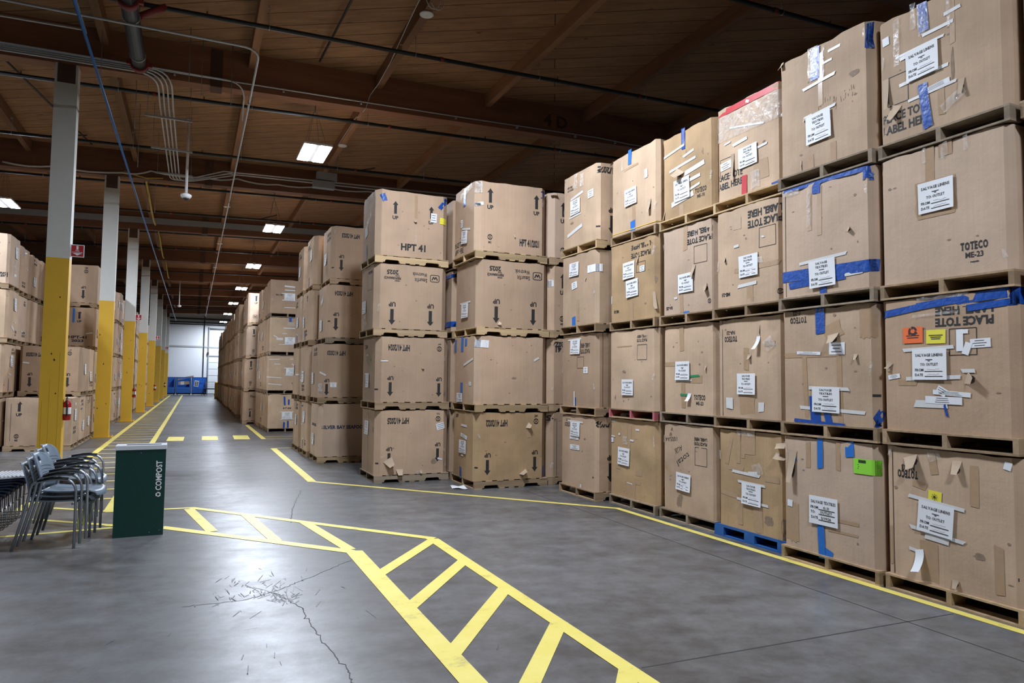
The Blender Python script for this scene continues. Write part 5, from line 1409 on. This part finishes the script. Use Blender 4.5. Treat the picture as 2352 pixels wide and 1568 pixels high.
# ------------------------------------------------------------------ front stacks with their broad sides to the viewer
def stack(x0s, y0, W, D, specs, woods, group, where, face='S', c=.085, detail=8, rz=0.0, far=False, pl_rz=0.0, tops=1.06):
    for lv, (mat, lab, dec) in enumerate(specs):
        H = HL[lv] if lv < 3 else tops
        x0 = x0s[lv] if isinstance(x0s, (list, tuple)) else x0s
        place(x0, x0 + W, y0, y0 + D, ZL[lv], H, mat, dec, lab, group, face, c, detail)
        pallet((x0 + W / 2, y0 + D / 2 - .005, PZ[lv]), '%s pallet of the %s' % (('floor-level', 'second', 'third', 'uppermost')[lv], where), woods[lv], pl_rz, 'pallets: ' + group, far)

stack([2.60, 2.59, 2.54, 2.54], 10.74, 1.20, 1.0, [
 ('kraft', 'tote with torn, wrinkled lower edge and tilted white tag, bottom of left front stack', [('X', 'HPT 41/2025', .30, .825, .085, .35, 1), ('ME', .85, .85, .085, 1, 'NA'), ('T', 'p', .885, .735, .14, .105, 14), ('UP', .185, .27, .32, 1), ('UP', .85, .32, .32, 1), ('F', .19, .19, .16, .12, 30), ('F', .33, .04, .12, .09), ('F', .62, .03, .06, .05),
   ('T', 'P', .60, .02, .10, .05), ('T', 'W', .88, .22, .09, .03, -15), ('T', 'P', .97, .12, .04, .05), ('T', 'P', .10, .28, .08, .03, 10), ('ST', .80, .18, .1, .12), ('K', .0, .18), ('S', '@W', .45, .70, 'T', .26, .22), ('ST', '@W', .85, .68, .06, .1), ('T', 'C', '@W', .5, .5, .06, .9)]),
 ('kraft', 'tote with upside-down 2024 print and two arrows, second of left front stack', [('X', 'HPT 41/2024', .30, .825, .088, .35, 1), ('ME', .86, .825, .085, 1, 'ME'), ('UP', .19, .235, .33, 1), ('UP', .86, .225, .33, 1), ('T', 'W', .105, .62, .11, .022), ('K', .02, .19), ('F', .63, .515, .05, .012), ('ST', .95, .12, .05, .1), ('S', '@W', .45, .32, 'T', .24, .22), ('T', 'W', '@W', .40, .425, .3, .025), ('X', '@W', 'ME 2', .3, .85, .06, .2, 1), ('T', 'G', '@W', .62, .64, .07, .03), ('T', 'p', '@W', .42, .72, .1, .025)]),
 ('kraft', 'clean tote with rounded-square logo and 2025, third of left front stack', [('X', '2025', .235, .865, .065, .19, 1), ('X', 'TOTE', .30, .815, .022, .07, 1), ('X', 'PERFORMANCE', .235, .775, .036, .27, 1), ('X', 'HIGH', .30, .735, .022, .08, 1), ('SW', .66, .81, .95, 1), ('UP', .235, .225, .38, 1), ('UP', .765, .225, .38, 1), ('S', '@W', .35, .36, 'T', .26, .2), ('T', 'P', '@W', .35, .12, .3, .18, 20), ('BX', '@W', .68, .75, .3, .3), ('X', '@W', 'LABEL HERE', .7, .88, .04, .25, 1)]),
 ('kraft', 'tote with blue tape corners and a yellow sticker, top of left front stack', [('UP', .255, .695, .31, 0), ('UP', .755, .675, .31, 0), ('T', 'p', .79, .635, .10, .15, -2), ('T', 'Y', .925, .60, .12, .105, -3), ('X', 'HPT 41', .51, .15, .10, .41, 0), ('T', 'B', .095, .87, .08, .12, 20), ('T', 'B', .93, .875, .07, .24, -38), ('T', 'C', .54, .78, .05, .36), ('F', .53, .55, .06, .03, 20), ('T', 'P', .54, .28, .02, .12), ('T', 'W', '@W', .35, .45, .2, .18, 15), ('T', 'P', '@W', .55, .62, .3, .1, 30), ('T', 'B', '@W', .4, .10, .06, .3), ('T', 'P', '@W', .6, .92, .4, .08)]),
], ('wood_old', 'wood_mid', 'wood_mid', 'wood_new'), 'totes of the two front stacks', 'left front stack', tops=1.07)

stack([3.83, 3.83, 3.84, 3.80], 9.64, 1.205, 1.0, [
 ('ochre', 'ochre tote with upside-down 2022 print and a torn lower edge, bottom of right front stack', [('X', 'HPT 41/2022', .29, .835, .088, .35, 1), ('ME', .84, .855, .088, 1, 'ME'), ('UP', .17, .235, .34, 1), ('UP', .825, .255, .34, 1), ('F', .73, .79, .10, .05, 60), ('T', 'C', .74, .68, .07, .14), ('T', 'B', .965, .09, .05, .17), ('F', .66, .10, .14, .03, 35), ('K', .0, .19),
   ('S', '@W', .52, .46, 'T', .3, .2), ('T', 'W', '@W', .55, .78, .26, .035, -2), ('T', 'p', '@W', .55, .62, .28, .06, -8), ('T', 'B', '@W', .42, .06, .08, .18), ('T', 'W', '@W', .5, .33, .1, .03), ('X', '@W', '67', .22, .92, .05, .12, 1)]),
 ('kraft', 'plain tote with a label wrapped round its left corner, second of right front stack', [('T', 'p', .06, .875, .26, .115, -3), ('T', 'W', .835, .665, .09, .032, 28), ('ST', .52, .38, .1, .05), ('T', 'b', '@W', .12, .87, .07, .2), ('T', 'b', '@W', .42, .88, .1, .24), ('T', 'b', '@W', .58, .91, .08, .13), ('T', 'W', '@W', .7, .61, .4, .035, 14), ('T', 'b', '@W', .42, .2, .1, .22), ('S', '@W', .35, .08, 'T', .24, .14), ('T', 'p', '@W', .78, .29, .09, .06)]),
 ('kraft', 'tote with rounded-square logo and 2025, third of right front stack', [('X', '2025', .235, .865, .065, .19, 1), ('X', 'TOTE', .30, .815, .022, .07, 1), ('X', 'PERFORMANCE', .24, .775, .036, .27, 1), ('X', 'HIGH', .30, .735, .022, .08, 1), ('SW', .67, .80, .98, 1), ('UP', .255, .235, .38, 1), ('UP', .775, .225, .38, 1), ('F', .3, .06, .06, .04, 60), ('S', '@W', .50, .27, 'T', .3, .22), ('T', 'W', '@W', .5, .39, .45, .025)]),
 ('kraft', 'tote with a blue ribbon knot and upright 2021 print, top of right front stack', [('UP', .19, .75, .34, 0), ('UP', .845, .74, .34, 0), ('ME', .19, .20, .085, 0, 'ME'), ('X', 'HPT 41/2021', .745, .165, .10, .34, 0), ('T', 'p', .03, .66, .16, .05, 4), ('T', 'B', .955, .92, .07, .09, 30), ('T', 'B', .945, .90, .03, .14, -30), ('T', 'P', .03, .90, .12, .18), ('F', .53, .25, .03, .05),
   ('PT', '@W', .28, .13, .075, .4, 0), ('S', '@W', .55, .25, 'T', .27, .2, -6), ('T', 'W', '@W', .62, .36, .34, .03, -10), ('T', 'B', '@W', .53, .84, .09, .3), ('T', 'B', '@W', .03, .87, .1, .25), ('T', 'P', '@W', .6, .92, .5, .1, 10), ('T', 'p', '@W', .42, .47, .09, .12), ('BX', '@W', .22, .38, .28, .25)]),
], ('wood_mid', 'wood_new', 'wood_new', 'wood_new'), 'totes of the two front stacks', 'right front stack', tops=1.085)

stack(5.075, 9.66, 1.20, 1.0, [
 ('kraft', 'plain tote with a seam, bottom of stack between right front stack and the wall', [('LN', .12), ('X', '25', .05, .9, .08, .12, 1)]),
 ('kraft', 'tote with upside-down 41 print, second of stack peeping past right front stack', [('X', 'HPT 41', .24, .83, .09, .35, 1), ('X', '2022', .14, .90, .08, .2, 1)]),
 ('kraft', 'tote with upright arrow and ring mark, third of stack peeping past right front stack', [('UP', .20, .72, .36, 0), ('ME', .19, .18, .09, 0, 'ME'), ('T', 'W', .02, .72, .06, .1)]),
 ('pink', 'tote with upright arrow, top of stack peeping past right front stack', [('UP', .20, .70, .36, 0), ('ME', .19, .12, .09, 0, ''), ('F', .06, .96, .1, .05)]),
], ('wood_mid', 'wood_mid', 'wood_mid', 'wood_mid'), 'totes peeping out between stacks', 'stack between right front stack and the wall')
stack(3.87, 10.80, 1.20, 1.0, [
 ('kraft', 'tote seen in the dark gap between the front stacks, bottom', [('T', 'B', '@W', .5, .1, .5, .1)]), ('kraft', 'tote seen in the dark gap between the front stacks, second up', []),
 ('kraft', 'tote with blue bands in the gap between the front stacks, third up', [('T', 'B', '@W', .5, .90, 1.0, .06), ('T', 'B', '@W', .5, .12, 1.0, .09)]), ('kraft', 'tote seen in the dark gap between the front stacks, top', [('X', '@W', '2', .3, .7, .2, .12, 0)]),
], ('wood_mid',) * 4, 'totes peeping out between stacks', 'stack in the gap between the front stacks')

# ------------------------------------------------------------------ stacks behind, left of the front ones
stack([2.20, 2.18, 2.30, 2.36], 13.66, 1.20, 1.0, [
 ('pink', 'tote with navy lettering across its front behind the left front stack, bottom', [('X', 'SILVER BAY SEAFOODS', .43, .55, .062, .90, 0, 3), ('S', '@W', .42, .3, 'T', .24, .22), ('X', '@W', 'SEAFOODS', .5, .58, .05, .5, 0, 3)]),
 ('kraft', 'tote with upside-down 2020 print and a taped card, second behind left front stack', [('X', 'HPT 41/2020', .27, .82, .08, .35, 1), ('UP', .13, .18, .33, 1), ('T', 'p', .235, .22, .12, .075), ('T', 'W', .23, .265, .14, .022), ('T', 'W', .07, .43, .12, .03, -30), ('T', 'P', .02, .15, .1, .2), ('S', '@W', .35, .35, 'T', .24, .22), ('PT', '@W', .6, .85, .06, .35, 1)]),
 ('kraft', 'tote with upside-down 2024 print and one arrow, third behind left front stack', [('X', 'HPT 41/2024', .27, .83, .08, .35, 1), ('UP', .15, .29, .37, 1), ('K', .01, .3), ('S', '@W', .45, .24, 'T', .27, .22), ('T', 'W', '@W', .5, .72, .3, .1, 20), ('T', 'P', '@W', .5, .85, .4, .2)]),
 ('kraft', 'tote with upside-down 2023 print and one arrow, top behind left front stack', [('X', 'HPT 41/2023', .31, .82, .08, .35, 1), ('UP', .165, .29, .33, 1), ('K', .0, .2), ('S', '@W', .45, .42, 'T', .26, .22), ('PT', '@W', .72, .82, .06, .35, 1), ('T', 'P', '@W', .5, .6, .2, .3)]),
], ('wood_new', 'wood_mid', 'wood_old', 'wood_mid'), 'totes behind the left front stack', 'stack behind the left front stack', tops=1.04)
def side_specs(face, seed, where, n=4, names=('cardboard tote',)):
    r = random.Random(seed); out = []
    for lv in range(n):
        d = []
        F = '@' + face
        k = r.random()
        if k < .85: d.append(('S', F, r.uniform(.3, .7), r.uniform(.3, .7), r.choice('LT'), .26, .23, r.uniform(-4, 4)))
        for _ in range(r.randint(1, 3)): d.append(('T', r.choice('WWWPCBp'), F, r.uniform(.15, .85), r.uniform(.1, .9), r.uniform(.1, .35), .03, r.uniform(-12, 12)))
        if r.random() < .5: d.append(('PT', F, r.uniform(.3, .7), r.choice((.15, .85)), .05, .35, r.random() < .6))
        if r.random() < .3: d.append(('TO', F, 'ME-2%d' % r.randint(0, 5), r.uniform(.3, .8), r.choice((.15, .85)), r.random() < .5))
        if r.random() < .35: d.append(('T', 'B', F, r.uniform(.3, .7), r.choice((.1, .9)), .06, .2))
        out.append((r.choice(('tan', 'kraft', 'brown', 'tan', 'pink')), where % ('bottom', 'second up', 'third up', 'topmost')[lv], d))
    return out
stack([2.16, 2.12, 2.14, 2.20], 14.78, 1.20, 1.0, side_specs('W', 11, 'tote just behind the navy-lettered stack, its labelled side to the aisle, %s'), ('wood_mid',) * 4, 'totes behind the left front stack', 'stack just behind the navy-lettered stack', tops=1.04, detail=5)
stack([2.14, 2.10, 2.12, 2.16], 15.90, 1.20, 1.0, side_specs('W', 14, 'tote in the second stack behind the navy-lettered one, %s'), ('wood_mid',) * 4, 'totes behind the left front stack', 'second stack behind the navy-lettered one', tops=1.0, detail=5)
# far side of the cross aisle
stack([2.04, 1.98, 2.03, 2.02], 21.86, 1.02, 1.2, [
 ('tan', 'tote with blue strips above and below its sign, bottom beyond the cross aisle', [('T', 'B', .46, .80, .05, .26, 3), ('T', 'B', .58, .76, .05, .16), ('S', .54, .36, 'T', .30, .22), ('T', 'W', .54, .475, .42, .028), ('T', 'W', .55, .255, .4, .028), ('X', '41"-04', .53, .585, .045, .24, 0), ('T', 'B', .46, .09, .05, .18, -3), ('T', 'B', .57, .11, .05, .2, 2), ('T', 'Y', .85, .79, .1, .1)]),
 ('tan', 'tote with white strips left and right and one sign, second beyond the cross aisle', [('S', .68, .53, 'T', .30, .21), ('T', 'W', .68, .635, .42, .026), ('T', 'W', .7, .42, .42, .026), ('T', 'W', .20, .885, .32, .025, 2), ('T', 'W', .28, .745, .17, .025), ('T', 'W', .76, .90, .22, .025), ('T', 'W', .75, .745, .12, .025), ('T', 'W', .22, .36, .42, .028, -3), ('T', 'W', .20, .165, .45, .028, -5), ('TO', 'ME-23', .80, .16, 0)]),
 ('tan', 'tote with a sign and scattered white tape, third beyond the cross aisle', [('S', .58, .31, 'T', .31, .22), ('T', 'B', .57, .94, .08, .14), ('T', 'W', .57, .68, .36, .028), ('T', 'W', .28, .36, .18, .07), ('T', 'W', .16, .43, .12, .03, -30), ('T', 'W', .42, .52, .13, .02), ('T', 'W', .5, .2, .5, .02), ('T', 'P', .6, .8, .2, .12)]),
 ('brown', 'tote crossed by four white strips with a sign, top beyond the cross aisle', [('S', .54, .49, 'T', .31, .21), ('T', 'W', .53, .80, .3, .045, -3), ('T', 'W', .55, .69, .3, .03), ('T', 'W', .50, .59, .4, .02), ('T', 'W', .52, .385, .4, .025), ('T', 'W', .62, .17, .45, .022), ('X', 'BA-12R', .25, .54, .04, .2, 0)]),
], ('wood_old',) * 4, 'totes beyond the cross aisle', 'stack facing the viewer beyond the cross aisle', pl_rz=math.pi / 2, c=.05, tops=1.02)
stack([2.02, 1.97, 2.0, 2.0], 23.14, 1.02, 1.2, side_specs('W', 21, 'tote directly behind the strip-crossed stack beyond the cross aisle, %s'), ('wood_mid',) * 4, 'totes beyond the cross aisle', 'second stack beyond the cross aisle', pl_rz=math.pi / 2, c=.05, tops=.95, detail=4, far=True)
stack([1.98, 1.98, 1.98, 1.98], 24.42, 1.02, 1.2, side_specs('W', 22, 'tote third in line beyond the cross aisle, %s'), ('wood_mid',) * 4, 'totes beyond the cross aisle', 'third stack beyond the cross aisle', pl_rz=math.pi / 2, c=.05, tops=1.0, detail=4, far=True)
stack([1.60, 1.62, 1.65, 1.67], 26.1, 1.20, 1.0, [
 ('kraft', 'tote with upside-down print and arrow, bottom of first stack jutting into the far aisle', [('X', 'HPT 41/2024', .34, .83, .08, .35, 1), ('UP', .20, .25, .33, 1)]),
 ('kraft', 'tote with upright arrow and ring mark, second of first stack jutting into far aisle', [('UP', .17, .78, .34, 0), ('ME', .17, .18, .09, 0, 'ME')]),
 ('pink', 'brightly lit tote with upright arrow, third of first stack jutting into far aisle', [('UP', .2, .78, .34, 0), ('ME', .2, .15, .09, 0, 'ME')]),
 ('pink', 'brightly lit tote with arrow and bracketed logo, top of first stack jutting into far aisle', [('UP', .22, .78, .34, 0), ('SW', .35, .2, .9, 0)]),
], ('wood_mid',) * 4, 'totes of the far right row', 'first stack jutting into the far aisle', c=.06, far=True, detail=5)
n = 0
for k in range(28):
    y = 27.2 + 1.10 * k
    rr = random.Random(500 + k)
    x = 1.62 + rr.uniform(-.03, .06) + (.14 if k in (1, 2) else 0)
    if 'SKIPFAR' in globals() and k in SKIPFAR: continue
    sp = side_specs('W', 300 + k, 'tote in the %s stack down the far right row, %%s' % ORD[k + 1])
    if k == 0: sp[2][2].append(('T', 'B', '@S', .12, .93, .3, .1)); 
    stack(x, y, 1.20, 1.0, [(a, b, (c_ if k < 9 else [d for d in c_ if d[0] == 'S'])) for a, b, c_ in sp], ('wood_mid',) * 4, 'totes of the far right row', '%s stack down the far right row' % ORD[k + 1], c=.05, far=True, detail=3, tops=rr.choice((1.0, 1.04, 1.06, .95)))

# ------------------------------------------------------------------ left block behind the columns (labelled sides face the aisle, to the right)
def lstack(x0s, y0, specs, where, near, tops=1.05, levels=None):
    for lv, (mat, lab, dec) in enumerate(specs):
        if levels and lv not in levels: continue
        H = HL[lv] if lv < 3 else tops
        x0 = x0s[lv] if isinstance(x0s, (list, tuple)) else x0s
        place(x0, x0 + 1.20, y0, y0 + 1.0, ZL[lv], H, mat, dec, lab, 'totes of the left block', 'E', .05, 6 if near else 3)
        pallet((x0 + .60, y0 + .495, PZ[lv]), '%s pallet of the %s' % (('floor-level', 'second', 'third', 'uppermost')[lv], where), 'wood_mid', 0, 'pallets of the left block', not near)
lstack([-3.60], 17.80, [
 ('tan', 'tote with upright arrow and ring mark on the floor just behind the nearest column', [('UP', '@S', .21, .78, .34, 0), ('ME', '@S', .185, .20, .09, 0, 'ME'), ('LN', '@S', .09), ('S', .45, .62, 'T', .24, .25), ('T', 'W', .5, .85, .2, .06), ('PT', .5, .28, .06, .35, 0)]),
], 'single tote behind the nearest column', True)
sp = side_specs('E', 40, 'tote in the two-high stack past the nearest column, %s', 2)
sp[1] = ('brown', 'shaded tote with upside-down 2020 print behind the nearest column, upper of two', [('X', '@S', 'HPT 41/2020', .24, .80, .08, .35, 1), ('UP', '@S', .17, .24, .34, 1), ('T', 'W', '@S', .10, .62, .12, .03, -8), ('ME', '@S', .80, .84, .09, 1, 'ME'), ('UP', '@S', .78, .24, .34, 1), ('S', .55, .5, 'T', .24, .24), ('LN', .15)])
lstack([-3.60, -3.60], 18.93, sp, 'two-high stack behind the nearest column', True)
lstack([-3.60, -3.58], 20.05, side_specs('E', 41, 'tote in the second two-high stack past the nearest column, %s', 2), 'second two-high stack past the nearest column', True)
lstack([-3.65] * 4, 21.62, [
 side_specs('E', 51, 'tote under the shaded 2023 one between the first two columns, %s')[0], side_specs('E', 52, 'tote under the shaded 2023 one between first two columns, %s')[1],
 ('brown', 'shaded tote printed 2023 with a blue-edged arrow between first two columns, third up', [('UP', '@S', .68, .76, .34, 0), ('T', 'b', '@S', .57, .78, .05, .38), ('X', '@S', 'HPT-41', .66, .22, .07, .42, 0), ('X', '@S', '2023', .66, .13, .06, .28, 0), ('X', '@S', 'Westrock', .05, .18, .06, .33, 0), ('T', 'W', '@S', .88, .33, .16, .03, 8), ('S', .5, .35, 'T')]),
 ('kraft', 'tote with upside-down arrow and ring mark between the first two columns, topmost', [('ME', '@S', .77, .82, .10, 1, 'ME'), ('UP', '@S', .73, .26, .36, 1), ('T', 'P', .5, .6, .3, .5), ('T', 'W', .5, .4, .2, .1)]),
], 'four-high stack between the first two columns', True, tops=1.03)
for k in range(22):
    y = 22.78 + 1.12 * k
    if 'SKIPLEFT' in globals() and k in SKIPLEFT: continue
    rr = random.Random(900 + k)
    sp = side_specs('E', 600 + k, 'tote in the %s left-block stack counting on from the four-high one, %%s' % (ORD[k + 1] if k < 29 else 'rear' + ' ' + ORD[k - 29]))
    lstack(-3.70 + rr.uniform(-.03, .04), y, [(a, b, (c_ if k < 12 else [d for d in c_ if d[0] == 'S'])) for a, b, c_ in sp], '%s left-block stack past the four-high one' % (ORD[k + 1] if k < 29 else 'rear ' + ORD[k - 29]), k < 2, tops=rr.choice((1.0, 1.04, .95)))
# second column of the left block, showing above the two-high stacks
lstack([-4.88, -4.88, -4.85, -4.87], 17.86, [
 side_specs('E', 71, 'tote at the left picture edge beside the two-high stack, %s')[0],
 ('tan', 'tote with a paper sign and blue strip at the left picture edge, second up', [('S', .62, .64, 'T', .26, .24), ('PT', .78, .85, .05, .34, 1), ('T', 'W', .55, .36, .25, .03, -8), ('T', 'B', .5, .14, .03, .26), ('K', .12, .14)]),
 ('tan', 'tote with a tall sign at the left picture edge, third up', [('S', .55, .72, 'T', .24, .28), ('K', .0, .85), ('T', 'W', .62, .34, .1, .04), ('T', 'W', .45, .22, .25, .06, -20), ('TO', 'ME-22', .75, .12, 0)]),
 ('pink', 'brightly lit tote with upright arrow at the left picture edge, topmost', [('UP', '@S', .81, .70, .40, 0), ('X', '@S', 'HPT 41/2021', .84, .17, .09, .34, 0), ('K', .0, .82), ('S', .55, .68, 'T', .24, .25), ('T', 'P', .5, .4, .2, .3), ('T', 'W', .55, .22, .2, .06), ('T', 'P', .5, .1, .3, .1), ('ST', '@S', .85, .58, .04, .04)]),
], 'stack at the left picture edge', True, tops=1.07)
for k in range(3):
    sp = side_specs('E', 80 + k, 'tote beside the two-high stacks, %s of three along the left block, %%s' % ORD[k])
    lstack(-4.90 + .02 * k, 18.98 + 1.12 * k, sp, '%s stack behind the two-high ones' % ORD[k], True, levels=((0, 1, 2, 3), (1, 2, 3), (2, 3))[k], tops=(1.02, .98, 1.0)[k])
